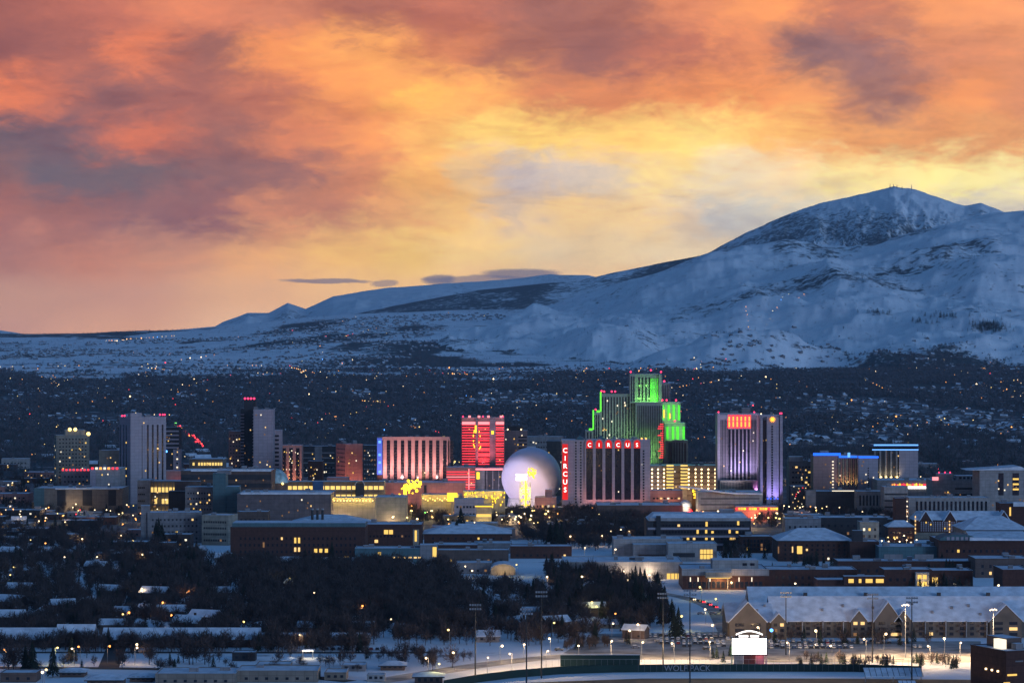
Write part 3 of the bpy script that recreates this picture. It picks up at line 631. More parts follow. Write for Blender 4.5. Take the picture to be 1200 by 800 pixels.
# ---- arched tower with the lettered bays
b = Bld('hotel_tower', 'pale casino tower with six dark arched bays crowned by red letters', 'hotel tower', 658.5, 762, 516, 600, 34, wall='lav', Y=2560)
for i, (x0, x1) in enumerate(((687.0,694.6),(698.2,705.8),(709.3,717),(720.4,728),(731.6,739.2),(742.6,750.2))):
    xa, xb = b.L(x0), b.L(x1); xc = (xa+xb)/2; rr = (xb-xa)/2; zt = b.Z(519)
    b.box('glass_bay', 'glass', xa, xb, -.3, 0, b.Z(585), b.Z(525.2))
    mb = MB(); arc = [(xc+rr*math.cos(a), zt+rr*math.sin(a)) for a in [math.pi*k/10 for k in range(11)]]
    mb.prism([(xa, b.Z(525)), (xb, b.Z(525))]+arc, -.9, -.1); mb.build('red_crown', 'signred', b.root)
    mb = MB(); ro = rr+1.25; outer = [(xc+ro*math.cos(a), zt+ro*math.sin(a)) for a in [math.pi*k/10 for k in range(11)]]
    for k in range(10): mb.prism([arc[k], outer[k], outer[k+1], arc[k+1]], -1.3, 1.0)
    mb.build('arch', 'lav', b.root)
    text('CIRCUS'[i], 4.9, 'neonw', b.root, (xc, -1.0, b.Z(523.2)), ext=.1)
for x0 in (685.2, 694.7, 705.9, 717.1, 728.1, 739.3, 750.3):
    b.pbox('pier', 'lav', x0, x0+(3.4 if 690 < x0 < 750 else 1.7), 519, 586, -1.3, 0)
    b.flood(b.L(x0+1.7), -7, 2, b.L(x0+1.7), 0, 22, 15000, (1, .34, .25), 60)
for cx in (674.8, 680.6, 754.2):
    for k in range(22 if cx < 700 else 19): b.put('window', wmesh(1.5, 1.5, 'glass', .25), b.L(cx), 0, b.Z(589)+k*2.55, 0, 0)
b.flood(b.L(715), -60, 10, b.L(715), 0, 34, 150000, (1, .78, .84), 90); b.flood(b.L(672), -16, 2, b.L(674), 0, 18, 22000, (1, .5, .36), 90); b.flood(b.L(758), -12, 2, b.L(757), 0, 14, 9000, (1, .4, .3), 80)  # broad pale pink flood is added to brighten the whole front
b.box('side_wing', 'lav', b.L(658.5), b.L(662), -2, 20, 0, b.Z(518)); b.pbox('vertical_sign', 'signred', 659, 665.4, 520, 585, -3.2, -2.05)
for k, ch in enumerate('CIRCUS'): text(ch, 6.2, 'neonw', b.root, (b.L(662.2), -3.4, b.Z(530+k*9.2)), ext=.1)
for cx in (679.5, 704.5):
    mb = MB(); x = b.L(cx); z = b.h+.3; w_ = 4.2
    for q in range(4):
        a = [(x-w_, 1), (x+w_, 1), (x+w_, 9.4), (x-w_, 9.4)]; p, r_ = a[q], a[(q+1) % 4]; mb.face([(*p, z), (*r_, z), (x, 5.2, z+4.6)])
    mb.build('pyramid_roof', 'teal', b.root)
b.beacons((b.L(752), b.L(757)), .2, 1, 'bulbo', .8); b.done()

# ---- green stepped casino
t_label = 'tallest stepped silver casino tower washed in green light'
b = Bld('casino_tower', t_label, 'casino tower', 703, 739, 462, 590, 24, wall='silver', Y=2760)
def add_wing(b, p0, p1, r, y0, y1, wall='silver', name='wing', r1=590):
    return b.pbox(name, wall, p0, p1, r, r1, y0, y1, 'roofsnow')
def stripes(b, p0, p1, r0, r1, n, w, y, m='glass', name='window_strip'):
    for i in range(n):
        x = b.L(p0+(p1-p0)*(i+.5)/n); b.box(name, m, x-w/2, x+w/2, y-.25, y+.02, b.Z(r1), b.Z(r0))
stripes(b, 704.5, 738.5, 465, 572, 10, 1.25, 0)
add_wing(b, 686, 694.4, 504, -2, 18); stripes(b, 687, 694, 506, 572, 2, 1.2, -2)
add_wing(b, 694.4, 703, 483, -1, 20); stripes(b, 695, 703, 486, 572, 3, 1.2, -1)
add_wing(b, 738, 744.5, 438, -3, 22, name='tower_flank'); stripes(b, 738.6, 744.2, 441, 572, 2, 1.1, -3)
add_wing(b, 744.5, 772, 438, 0, 26, name='tower'); add_wing(b, 772, 775.5, 438, -3, 22, name='tower_flank')
stripes(b, 747, 763, 442, 470, 4, 1.5, 0)
b.pbox('green_panel', 'neong', 762, 771, 443, 471, -.5, .0)  # emission stands in for green floodlight on this recess and the crown columns
for px in (763.8, 765.6, 767.4, 769.2): b.pbox('rib', 'silver', px-.25, px+.25, 443, 471, -.9, -.5)
b.flood(b.L(722), -30, b.Z(540), b.L(722), 0, b.Z(495), 42000, (.55, 1, .5), 90)
b.pbox('lower_shaft', 'silver', 744.5, 776, 472, 590, -9, 0, 'roofsnow'); stripes(b, 746, 775.5, 475, 569, 14, .85, -9)
add_wing(b, 774, 786, 449, 8, 30, 'grey'); stripes(b, 775.5, 785.5, 451, 470, 5, .6, 8)
# right hand stepped crowns
add_wing(b, 773, 797.5, 471, -4, 24, name='upper_crown'); add_wing(b, 778, 802, 495, -12, 20, name='lower_crown'); add_wing(b, 780, 805, 515, -18, 16, 'tan', name='crown_base')
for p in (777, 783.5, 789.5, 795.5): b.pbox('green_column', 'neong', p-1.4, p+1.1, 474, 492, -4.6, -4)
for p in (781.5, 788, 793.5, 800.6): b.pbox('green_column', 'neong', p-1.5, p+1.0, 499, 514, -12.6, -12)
b.pbox('crown_sign', 'neono', 777, 778.6, 480, 489, -5.4, -4.6); b.pbox('crown_sign', 'neono', 784, 785.2, 484, 490, -5.4, -4.6)
stripes(b, 781, 804, 518, 568, 5, 1.6, -18, 'brick', 'brown_strip')
b.pbox('dark_bay', 'glass', 782, 786.5, 518, 568, -18.3, -18); b.pbox('pier', 'tan', 786.5, 800, 514, 569, -22, -18, 'roofsnow'); stripes(b, 787, 799.5, 517, 568, 4, 1.0, -22, 'brick', 'brown_strip')
# green light strips on the steps and floodlights behind the parapets
b.pbox('green_edge', 'neonge', 703, 704.8, 459, 482, -.6, 0); b.pbox('green_edge', 'neonge', 694.3, 696, 480, 503, -1.6, -1)
b.pbox('green_ledge', 'neonge', 690, 694.3, 501.5, 504, -2.6, -2); b.pbox('green_ledge', 'neonge', 699, 703, 480.5, 483, -1.6, -1)
b.pbox('ledge', 'silver', 737.6, 776, 470.5, 472, -9.5, -2.8, 'roofsnow')
G = (.30, 1, .16)
def glow(px, r, y, p, c): light('POINT', (b.L(px), y, b.Z(r)), p, c, b.root, 1.0)
for px in (749, 755, 761, 767): glow(px, 467, -5, 2000, G)
for px in (750, 758, 765): glow(px, 452, -7, 1500, G)
b.flood(b.L(757), -34, 38, b.L(757), -9, b.Z(530), 90000, (.4, 1, .2), 80); b.flood(b.L(741), -14, b.Z(540), b.L(741), -3, b.Z(480), 22000, G, 50)
for px in (779, 786, 793): glow(px, 489, -10, 1300, G); glow(px, 478, -10, 1300, G)
for px in (784, 791, 798): glow(px, 510, -18, 1300, G); glow(px, 501, -18, 1300, G)
for px in (720,): b.flood(b.L(px), -24, b.Z(520), b.L(px), 0, b.Z(480), 15000, (.5, 1, .4), 100)
q = random.Random(9)
for i in range(16): b.box('sign_bulb', 'neonr', b.L(770)+q.uniform(0, 5), b.L(770)+q.uniform(5.4, 6), -9.6, -9.2, b.Z(497+i*2.6), b.Z(496+i*2.6))
for i in range(9): b.box('lit_window', 'cwin', *(lambda x: (x, x+1.1))(b.L(q.uniform(705, 735))), -.5, -.2, *(lambda z: (z, z+1.6))(b.Z(q.uniform(470, 520))))
for px, r, y in ((705, 458.5, 1), (708, 459, 1), (717, 459, 3), (721, 459, 3), (739, 436, -2), (763, 434, 4), (774.5, 436, -2), (779, 447, 9), (776, 469, -3), (781, 469, -3), (792, 469, -3), (698, 480, 0), (790, 493, -11)):
    mb = MB(); mb.box(-.12, .12, -.12, .12, -1.6, 0, 0); mb.ball((0, 0, .3), .95, 8, 5, 1); mb.build('beacon', ['black', 'beacon'], b.root, (b.L(px), y, b.Z(r)))
b.done(); FOOT.append((gx(750, 2760), 2770, 48, 20, 1, 0, 120))

# ---- lit garage behind, sphere entrance, ramps
b = Bld('parking_garage', 'warmly lit parking garage with columns of round lamps left of the red crowned tower', 'parking garage', 762, 842, 546, 600, 40, wall='tan', Y=2680)
for i, px in enumerate((764, 771, 778, 807, 815, 822, 830, 838)):
    b.pbox('pier', 'beige', px-1, px+1, 546, 575, -.5, 0)
    for k in range(6):
        mb = MB(); mb.ball((0, 0, 0), .85, 8, 5); mb.build('wall_lamp', 'bulbw', b.root, (b.L(px), -1.4, b.Z(572)+k*3.6))
b.bands('f', 6, 1.3, .0, 1, 5, b.h-1, 'brown', 'opening', .15)
for px in (785, 801.5):
    for k in range(8): b.box('spiral_deck', 'deckglow', b.L(px)-3.2, b.L(px)+3.2, -5, -.6, b.Z(572)+k*3.0, b.Z(572)+k*3.0+1.3)  # decks themselves glow in place of light falling on them
    b.box('spiral_core', 'beige', b.L(px)-2.4, b.L(px)+2.4, -4.4, -.7, 0, b.Z(545))
for px in (768, 790, 814, 832): b.flood(b.L(px), -14, 4, b.L(px), 0, 14, 16000, (1, .62, .34), 110)
b.done()
b = Bld('parking_garage', 'grey open parking ramp with a curved snowy edge in front of the red crowned tower', 'parking garage', 818, 893, 577, 592, 34, wall='pale', Y=2500)
b.bands('f', 4, .9, .04, .96, 2, b.h-.5, 'dark', 'opening', .15); 
mb = MB(); pts = [(795, 573.5), (812, 575), (828, 577.5), (845, 580), (862, 581.5), (893, 582)]
for (a0, r0), (a1, r1) in zip(pts, pts[1:]):
    x0, x1 = b.L(a0), b.L(a1); z0, z1 = b.Z(r0)+3.5, b.Z(r1)+3.5
    for y0, y1 in ((-7, -6),):
        mb.face([(x0,y0,z0-1.2),(x1,y0,z1-1.2),(x1,y0,z1),(x0,y0,z0)]); mb.face([(x0,y0,z0),(x1,y0,z1),(x1,1,z1),(x0,1,z0)]); mb.face([(x0,1,z0-1.3),(x0,y0,z0-1.3),(x1,y0,z1-1.3),(x1,1,z1-1.3)])
mb.build('ramp_edge', 'roofsnow', b.root); b.done()
b = Bld('casino_hall', 'low rose casino hall with a long white snowy roof before the lettered tower', 'casino', 700, 800, 592.5, 601, 50, wall='brown', Y=2470); 
for x in (-30, -12, 6, 24): b.box('lamp', 'bulbw', x, x+.8, -1, -.3, 3, 4)
b.done()
b = Bld('casino_hall', 'brick fronted casino hall with bright wall lamps under the lit garage', 'casino', 762, 800, 575, 592, 26, wall='rose', Y=2560); b.win('f', 8, 3, 2, 1.4, lit=.5, lm=('wwin','cwin'))
b.flood(0, -12, 2, 0, 0, 8, 14000, (1, .55, .35), 120); b.done()
Y = 2520; t_ = thing('rotunda', 'round white rotunda with a red neon flower sign beside it', 'rotunda', (gx(803.5, Y), Y, 0))
mb = MB(); mb.tube((0, 4, 0), (0, 4, 10), 5.5, 5.5, 18); mb.build('drum', 'pale', t_); mb = MB(); mb.ball((0, 4, 10), 5.6, 18, 8, half=True); mb.build('cupola', 'roofsnow', t_)
light('POINT', (0, -6, 9), 9000, (1, .8, .6), t_, 1)
Y = 2460; t_ = thing('neon_sign', 'bright red neon flower sign in front of the rotunda', 'sign', (gx(808, Y), Y, 0)); mb = MB(); q = random.Random(3)
for i in range(24):
    a = i*math.pi/6; r_ = 3.2 if i < 12 else 1.7; mb.tube((0, 0, 7.5), (r_*math.cos(a), 0, 7.5+r_*1.4*math.sin(a)), .35, .2, 4)
mb.build('petals', 'neonr', t_); mb = MB(); mb.box(-.4, .4, -.2, .2, 0, 7); mb.build('post', 'steel', t_); light('POINT', (0, -3, 8), 12000, (1, .05, .05), t_, 1)
Y = 2540; t_ = thing('neon_sign', 'yellow neon marquee right of the rotunda', 'sign', (gx(820, Y), Y, 0)); mb = MB(); q = random.Random(8)
for i in range(46): mb.box(*(lambda x, z: (x, x+q.uniform(.8, 2.4), -.5, 0, z, z+q.uniform(.5, 1.5)))(gx(q.uniform(811, 829), Y)-gx(820, Y), H-(q.uniform(573, 584)-400)*Y/F))
mb.build('marquee', 'neony', t_); mb = MB(); mb.box(-7, 8, .1, .8, 0, 24); mb.build('backing', 'brick', t_); light('POINT', (0, -6, 16), 12000, (1, .7, .15), t_, 2)
b = Bld('casino_hall', 'low hall with a glowing red and orange canopy right of the grey ramp', 'casino', 862, 912, 594, 600, 24, wall='rose', Y=2480)
for i in range(16): b.box('canopy_light', ('neonr','neono','neono','neony')[i % 4], -b.w/2+i*b.w/16, -b.w/2+(i+.8)*b.w/16, -1.2, -.3, b.h-2.2, b.h-.4)
light('POINT', (0, -8, 5), 14000, (1, .25, .1), b.root, 2); b.done()

# ---- red crowned tower
b = Bld('hotel_tower', 'broad white hotel tower with a red neon crown and violet uplights', 'hotel tower', 841, 891, 485, 600, 30, wall='lav', Y=2640)
stripes(b, 844, 853, 492, 562, 5, .8, 0, 'dark'); stripes(b, 852.5, 879.5, 503, 562, 6, 2.2, 0); stripes(b, 879.5, 888, 492, 562, 5, .7, 0, 'dark')
for i in range(6):
    x = b.L(854.5+i*4.7)
    for z0, z1 in ((488, 493), (494, 500)): b.box('neon_flame', 'neono', x-.7, x+.7, -1.3, -.4, b.Z(z1), b.Z(z0))
    b.box('neon_frame', 'neonr', x-1.5, x+1.5, -.38, .0, b.Z(501.5), b.Z(486))
b.pbox('podium', 'beige', 843, 890, 562, 577, -10, 0, 'roofsnow'); stripes(b, 844, 889, 564, 572, 26, .6, -10, 'dark', 'window')
b.pbox('frame_edge', 'lav', 840.6, 843, 483.5, 590, -1.5, 4); b.pbox('cornice', 'lav', 843.02, 853, 486, 490, -1, 2)
b.box('plant_room', 'grey', b.L(870), b.L(880), 6, 14, b.h, b.h+5.5, 'roofsnow'); b.box('plant_room', 'grey', b.L(856), b.L(866), 8, 14, b.h, b.h+2.5, 'roofsnow')
for px in (857, 862, 866, 871, 876, 881): b.flood(b.L(px), -8, b.Z(562), b.L(px), 0, b.Z(530), 20000, (.60, .50, 1), 90)
b.flood(b.L(885), -12, b.Z(576), b.L(886), 0, b.Z(545), 12000, (.8, .3, 1), 80)
b.flood(b.L(850), -44, b.Z(576)+3, b.L(862), 0, b.Z(525), 110000, (.86, .74, 1), 80); b.beacons((b.L(842), b.L(884)), .3, 1, r=.8); b.done()  # broad lavender flood is added to make the tower front paler
b = Bld('hotel_tower', 'round fronted wing with a dotted window column and gold sign beside the red crowned tower', 'hotel tower', 890, 916.5, 487, 600, 28, 0, wall='lav', Y=2610)
b.box('round_bay', 'lav', b.L(898), b.L(912), -5, 0, 0, b.h-1, 'roofsnow'); b.box('flank', 'lav', b.L(913.5), b.L(916.8), -3, 0, 0, b.h+.5); b.box('flank', 'lav', b.L(890.5), b.L(893.5), -3, 0, 0, b.h-2)
b.box('dark_recess', 'glass', b.L(894), b.L(898), -.4, 0, 8, b.h-4); b.box('dark_recess', 'glass', b.L(912), b.L(913.5), -.4, 0, 8, b.h-4)
for k in range(31): b.put('window', wmesh(1.5, 1.4, 'glass', .3), b.L(904.3), -5, 7+k*2.35, 0, 0)
mb = MB()
for i in range(10):
    a = i*math.pi/5; mb.tube((0, 0, 0), (2.6*math.cos(a), 0, 2.6*math.sin(a)), .5, .5, 4)
mb.build('sign', 'neono', b.root, (b.L(904.5), -6, b.Z(491))); mb = MB(); mb.ball((0, 0, 0), 1.5); mb.build('sign_centre', 'neony', b.root, (b.L(904.5), -6.4, b.Z(491)))
for px in (900, 909): b.flood(b.L(px), -12, 4, b.L(px), -5, b.Z(550), 60000, (.42, .34, 1), 70)
for px in (898, 902, 906, 910): b.box('blue_lamp', 'neonb', b.L(px), b.L(px)+1.2, -6.2, -5.1, b.Z(584), b.Z(583))
b.beacons((b.L(914), b.L(915.5)), .8, -2, r=.8); b.beacons((b.L(892),), .2, 1, 'bulbw', .6); b.done()

# ---- blue edged hotels at right
b = Bld('hotel', 'grey gridded hotel block with snowy roof steps, leftmost of the blue edged group', 'hotel', 925, 968, 541, 585, 28, wall='grey', Y=2720); b.win('f', 10, 7, 2.2, 1.7, z0=6, lit=.04); b.box('penthouse', 'pale', -b.w/2, -4, 2, 16, b.h, b.h+5, 'roofsnow'); b.done()
b = Bld('hotel', 'blue roofed hotel with glowing yellow columns and one dotted lit stair', 'hotel', 953, 1006, 534, 585, 26, wall='pink', Y=2690)
b.pbox('neon_edge', 'neonb', 953, 985, 530.5, 533.5, -1, 1); b.pbox('neon_edge', 'neonb', 983, 1006, 533.8, 536, -1.3, 0); b.pbox('blue_sign', 'neonc', 993, 996, 530, 535.5, -2, -1.4)
stripes(b, 981, 1005, 537, 570, 5, 2.4, 0)
for px in (983, 988, 992.5, 997.5, 1002.5): b.flood(b.L(px), -3, b.Z(571), b.L(px), 0, b.Z(550), 4200, (1, .62, .2), 70); b.pbox('pier', 'beige', px-.8, px+.8, 537, 571, -1, 0)
for k in range(9): b.put('window', wmesh(1.5, 1.2, 'cwin', .3), b.L(976), 0, b.Z(572)+k*3.1, 0, 0)
b.box('roof_shed', 'grey', b.L(962), b.L(972), 6, 14, b.h, b.h+4.5, 'roofsnow'); b.done()
b = Bld('hotel', 'plain white hotel wing under a blue neon edge with one dark window line', 'hotel', 1006, 1029, 535, 583, 24, wall='lav', Y=2680); b.pbox('neon_edge', 'neonb', 1006, 1029.4, 534.2, 536.4, -.8, 0)
for k in range(15): b.put('window', wmesh(1.1, 1.2, 'glass', .25), b.L(1017.5), 0, 4+k*2.3, 0, 0)
b.done()
b = Bld('hotel_tower', 'square hotel tower with two blue neon bands and a blank white right half', 'hotel tower', 1022.5, 1075.5, 524, 575, 30, wall='dark', Y=2760)
b.pbox('white_wall', 'lav', 1053.5, 1075.7, 527.5, 561, -1.2, 26); b.pbox('neon_band', 'neonc', 1022, 1076, 526, 527.3, -1.6, 0); b.pbox('neon_band', 'neonc', 1024, 1076, 520.5, 522, -.2, 1); b.pbox('attic', 'blue', 1023, 1076, 521, 526, 0, 24, 'roofsnow')
for i in range(5): b.pbox('pier', 'grey', 1024+i*6.4, 1026+i*6.4, 528, 559, -1, 0)
for k in range(14): b.put('window', wmesh(1.3, 1.0, 'dwin', .3), b.L(1038.5), 0, b.Z(557)+k*1.85, 0, 0)
for px in (1032, 1038, 1044, 1051): b.flood(b.L(px), -5, b.Z(560), b.L(px), 0, b.Z(552), 2600, (1, .8, .4), 110); b.box('wall_lamp', 'bulby', b.L(px)-1, b.L(px)+1, -2, -1, b.Z(559.5), b.Z(558))
b.done()
b = Bld('casino_hall', 'low casino roofline with orange lights and a white neon name band at right', 'casino', 1028, 1112, 563, 590, 40, wall='pale', Y=2640)
b.pbox('neon_band', 'neonw', 1063.5, 1100, 569.5, 572.3, -1, 0)
q = random.Random(2)
for i in range(26): x = b.L(1045+i*2.15); b.box('roof_light', q.choice(('neono','neono','neonr','neony')), x, x+q.uniform(.7, 1.5), -1.2, -.4, b.Z(568.6), b.Z(568.6)+q.uniform(.9, 2.2))
b.done()
b = Bld('hospital', 'stepped white hospital block with dark slot windows at right', 'hospital', 1092, 1172, 563.5, 600, 36, wall='pale', Y=2560, units=5)
b.bands('f', 2, 1.6, .34, .84, b.h-13, b.h-2, 'glass'); b.box('tower', 'pale', b.L(1100), b.L(1117), 2, 18, b.h, b.h+6.5, 'roofsnow'); b.box('upper_storey', 'pale', b.L(1122), b.L(1168), 6, 24, b.h+.3, b.h+4.6, 'roofsnow')
for i in range(9): b.box('window', 'glass', b.L(1125+i*4.7), b.L(1128+i*4.7), 5.8, 6, b.h+1.6, b.h+3.6)
b.pbox('sign', 'neonp', 1092.5, 1099.5, 558.5, 562.5, -.8, 0); b.beacons((b.L(1101), b.L(1108), b.L(1114)), 6.2, 3, r=.7); b.done()
b = Bld('office_building', 'white office block with a sloping snowy roof and bright yellow window rows at far right', 'office building', 1148, 1206, 551, 600, 40, wall='pale', Y=2500)
b.pbox('glass_bay', 'glass', 1170, 1176, 554, 580, -.3); b.pbox('glass_bay', 'glass', 1186.5, 1194, 554, 580, -.3)
for k in range(3): b.pbox('lit_window', 'ywin', 1186.8, 1193.6, 560+k*6, 562+k*6, -.7, -.3)
mb = MB(); x0, x1 = -b.w/2-12, b.w/2; mb.prism([(x0, b.h+.3), (x1, b.h+.3), (x1-8, b.h+3.6), (x0+34, b.h+2.4)], -2, 36); mb.build('sloping_roof', 'roofsnow', b.root); b.done()
b = Bld('office_building', 'white building with tall slit windows in front of the stepped hospital', 'office building', 1065, 1160, 583.5, 606, 26, wall='pale', Y=2470); stripes(b, 1072, 1158, 587, 598, 17, 1.7, 0); b.done()
b = Bld('office_building', 'white building with arched slit windows below the plain white hotel wing', 'office building', 1004, 1040, 576, 596, 22, wall='pale', Y=2560); stripes(b, 1006, 1038, 580, 592, 8, 1.5, 0); b.done()
b = Bld('office_building', 'pale three storey block with dark bands left of the slit windowed building', 'office building', 1036, 1064, 571, 602, 26, wall='pale', Y=2520); b.bands('f', 4, 1.5, z0=3, z1=b.h-1, m='dark'); b.done()
b = Bld('brick_building', 'tall narrow dark brick block with a lit stair edge below the pale three storey block', 'building', 1049, 1062, 584, 612, 14, wall='brick', Y=2400)
for k in range(5): b.box('lamp', 'cwin', b.w/2+.1, b.w/2+1.2, -.5, 0, 4+k*4.2, 5+k*4.2)
b.done()
b = Bld('parking_garage', 'dark garage with red and white lamps right of the round fronted wing', 'parking garage', 927, 945, 570, 597, 20, wall='dark', Y=2590); q = random.Random(1)
for i in range(22): b.put('lamp', wmesh(.8, .8, q.choice(('cwin','neonr','wwin','wwin')), .3), q.uniform(-b.w/2, b.w/2), 0, q.uniform(2, b.h), 0, 0)
b.done()
b = Bld('brick_building', 'long low dim building with a lit roof edge below the yellow columned hotel', 'building', 944, 1008, 576, 596, 26, wall='dark', Y=2580); b.pbox('lit_edge', 'cwin', 975, 1003, 574.4, 575.3, -.4); b.pbox('pale_end', 'grey', 944, 956, 574, 594, -1, 3); b.done()
# ------------------------------------------------------------------ middle distance
b = Bld('office_building', 'dark terraced civic building with snowy flat roofs left of the small dome', 'civic building', 212, 318, 552, 604, 50, wall='brown', Y=2480)
b.pbox('upper_band', 'roofsnow', 224, 318, 549.5, 552, -2, 0); b.pbox('dark_band', 'dark', 212, 318, 556, 562, -.3); b.pbox('dark_band', 'dark', 212, 318, 566, 571, -.3)
b.pbox('terrace', 'dark', 200, 246, 574, 604, -14, 0, 'roofsnow'); b.pbox('terrace', 'brown', 206, 236, 563, 574, -9, 0, 'roofsnow'); b.done()
b = Bld('office_building', 'grey office wing with small windows leaning on the teal concrete tower', 'office building', 217, 250, 571, 608, 24, wall='grey', Y=2430); b.win('f', 9, 6, 1.2, 1.4, z0=3, lit=.05); b.done()
b = Bld('concrete_tower', 'windowless teal grey concrete tower in front of the dark terraced building', 'tower', 249.5, 264.5, 555, 610, 20, wall='teal', Y=2410); b.pbox('top_block', 'grey', 254, 269, 551, 556, 3, 16, 'roofsnow'); b.pbox('wing', 'teal', 264.5, 279.5, 570, 610, 1, 22, 'roofsnow'); b.done()
Y = 2520; t_ = thing('dome', 'small snow streaked teal dome behind the dark terraced building', 'dome', (gx(319, Y), Y+14, 0))
mb = MB(); mb.ball((0, 0, H-(566-400)*Y/F), 13.5, 22, 10, sz=.95, half=True); o = mb.build('shell', mat('dome_teal', (.22,.36,.42), .6, .5, .25), t_); o.data.polygons.foreach_set('use_smooth', [True]*len(o.data.polygons))
mb = MB(); mb.tube((0, 0, 0), (0, 0, H-166*Y/F), 13, 13, 22); mb.build('drum', 'brown', t_); mb = MB(); mb.ball((9, -11, 30), 1.1); mb.build('lamp', 'bulby', t_); FOOT.append((gx(319, Y), Y+14, 14, 14, 1, 0, 30))
b = Bld('event_center', 'huge windowless mauve grey event hall with a snowy flat roof', 'event hall', 278, 388, 579, 606, 60, wall=mat('mauve_concrete', (.20,.16,.17), .8), Y=2370, units=3); b.pbox('snow_edge', 'roofsnow', 282, 388, 576.5, 579, -1, 2); b.done()
b = garage('long garage with yellow lit decks behind the huge event hall', 336, 450, 564.5, 2540, 4, 18, 26, 'tan', cover=1)
b.pbox('blue_panel', 'blue', 366.5, 379, 564, 578, -1.4, -.4); b.pbox('arch_panel', 'dark', 416.5, 427, 566, 581, -1.2, -.3)
mb = MB(); xc = b.L(421.8); R0, R1 = 4.6, 3.9
for k in range(10):
    a0, a1 = math.pi*k/10, math.pi*(k+1)/10; z = b.Z(568.5)
    mb.prism([(xc+R1*math.cos(a0), z+R1*math.sin(a0)), (xc+R0*math.cos(a0), z+R0*math.sin(a0)), (xc+R0*math.cos(a1), z+R0*math.sin(a1)), (xc+R1*math.cos(a1), z+R1*math.sin(a1))], -1.6, -1.2)
mb.build('arch_trim', 'white', b.root); b.done()
b = Bld('market_hall', 'low hall with a glowing golden wall below the long yellow garage', 'hall', 386, 440, 583.5, 598, 20, wall='beige', Y=2400)
for i in range(14): b.box('wall_lamp', 'bulby', -b.w/2+1+i*2.7, -b.w/2+1.9+i*2.7, -.8, -.1, b.h-2.4, b.h-1.6)
for x in (-16, -10, -4, 3, 9, 15): light('POINT', (x, -2.6, b.h-.8), 2600, (1, .66, .10), b.root, .4)
b.done()
b = Bld('market_hall', 'pale low hall with a grey snowy roof right of the golden lit wall', 'hall', 440, 476, 583, 598, 40, wall='beige', Y=2420); light('POINT', (0, -5, 3), 4000, (1, .7, .4), b.root, .5); b.done()
b = Bld('market_hall', 'narrow hall with a golden bulb lit front right of the bare trees', 'hall', 494, 541, 580, 594, 24, wall='beige', Y=2500)
for i in range(16): b.box('wall_lamp', 'bulby', -b.w/2+1+i*2.1, -b.w/2+1.8+i*2.1, -.8, -.1, b.h-3-(i%3), b.h-2.2-(i%3))
for x in (-14, -6, 2, 11): light('POINT', (x, -3, b.h-1.5), 2600, (1, .64, .08), b.root, .4)
b.done()
b = Bld('market_hall', 'long bright golden canopy of bulbs at the foot of the red casino podium', 'hall', 543, 592, 576, 592, 24, wall='beige', Y=2480)
q = random.Random(12)
for i in range(52): x = -b.w/2+b.w*q.random(); z = b.h*q.uniform(.45, 1.0); b.box('canopy_bulb', 'neony', x-.45, x+.45, -1.4-q.random(), -.6, z-.6, z+q.uniform(.2, 1.2))
for x in (-14, -5, 4, 13): light('POINT', (x, -5, b.h-1), 3600, (1, .7, .12), b.root, .5)
b.box('vertical_sign', 'neony', b.L(524), b.L(536), -1.4, -.6, b.Z(587), b.Z(577)); b.box('sign_leg', 'beige', b.L(529), b.L(531), -1.2, -.7, 0, b.Z(587)); b.done()
b = Bld('office_building', 'pale blue windowed block right below the golden canopy', 'office building', 532, 567, 585, 603, 20, wall='lav', Y=2420); b.win('f', 8, 3, 1.6, 1.8, z0=2, lit=.04); b.done()
b = Bld('restaurant', 'tiny glowing golden pavilion in front of the pale blue windowed block', 'pavilion', 558, 576, 592, 604, 12, wall='beige', Y=2360); b.bands('f', 2, 2.4, z0=1.2, z1=b.h, m='ywin'); b.box('eave', 'neony', -b.w/2-1, b.w/2+1, -1.5, 0, b.h-1, b.h-.3); light('POINT', (0, -6, 3), 8000, (1, .7, .2), b.root, .6); b.done()
b = Bld('office_building', 'row of low peach lit buildings at the foot of the white sphere', 'building', 627, 652, 583, 598, 18, wall='rose', Y=2520); b.win('f', 7, 2, 1.5, 1.8, z0=2, lit=.4); b.box('upper', 'rose', b.L(639), b.L(647), 3, 14, b.h, b.h+7, 'roofsnow'); b.flood(0, -10, 1, 0, 0, 7, 9000, (1, .6, .3), 120); b.done()
for i, (p0, p1, r, rb, w_, lab) in enumerate(((590, 640, 596, 606, 'grey', 'low snowy roofed building with a white lit entrance below the sphere'), (640, 660, 595, 606, 'teal', 'small teal walled building at the foot of the red lettered vertical sign'))):
    b = Bld('building', lab, 'building', p0, p1, r, rb, 22, wall=w_, units=2)
    if i == 0: b.box('lit_entrance', 'cwin', b.L(630), b.L(638), -.8, 0, 2, 3.4); light('POINT', (b.L(634), -4, 3), 3000, (1, .9, .7), b.root, .5)
    b.done()

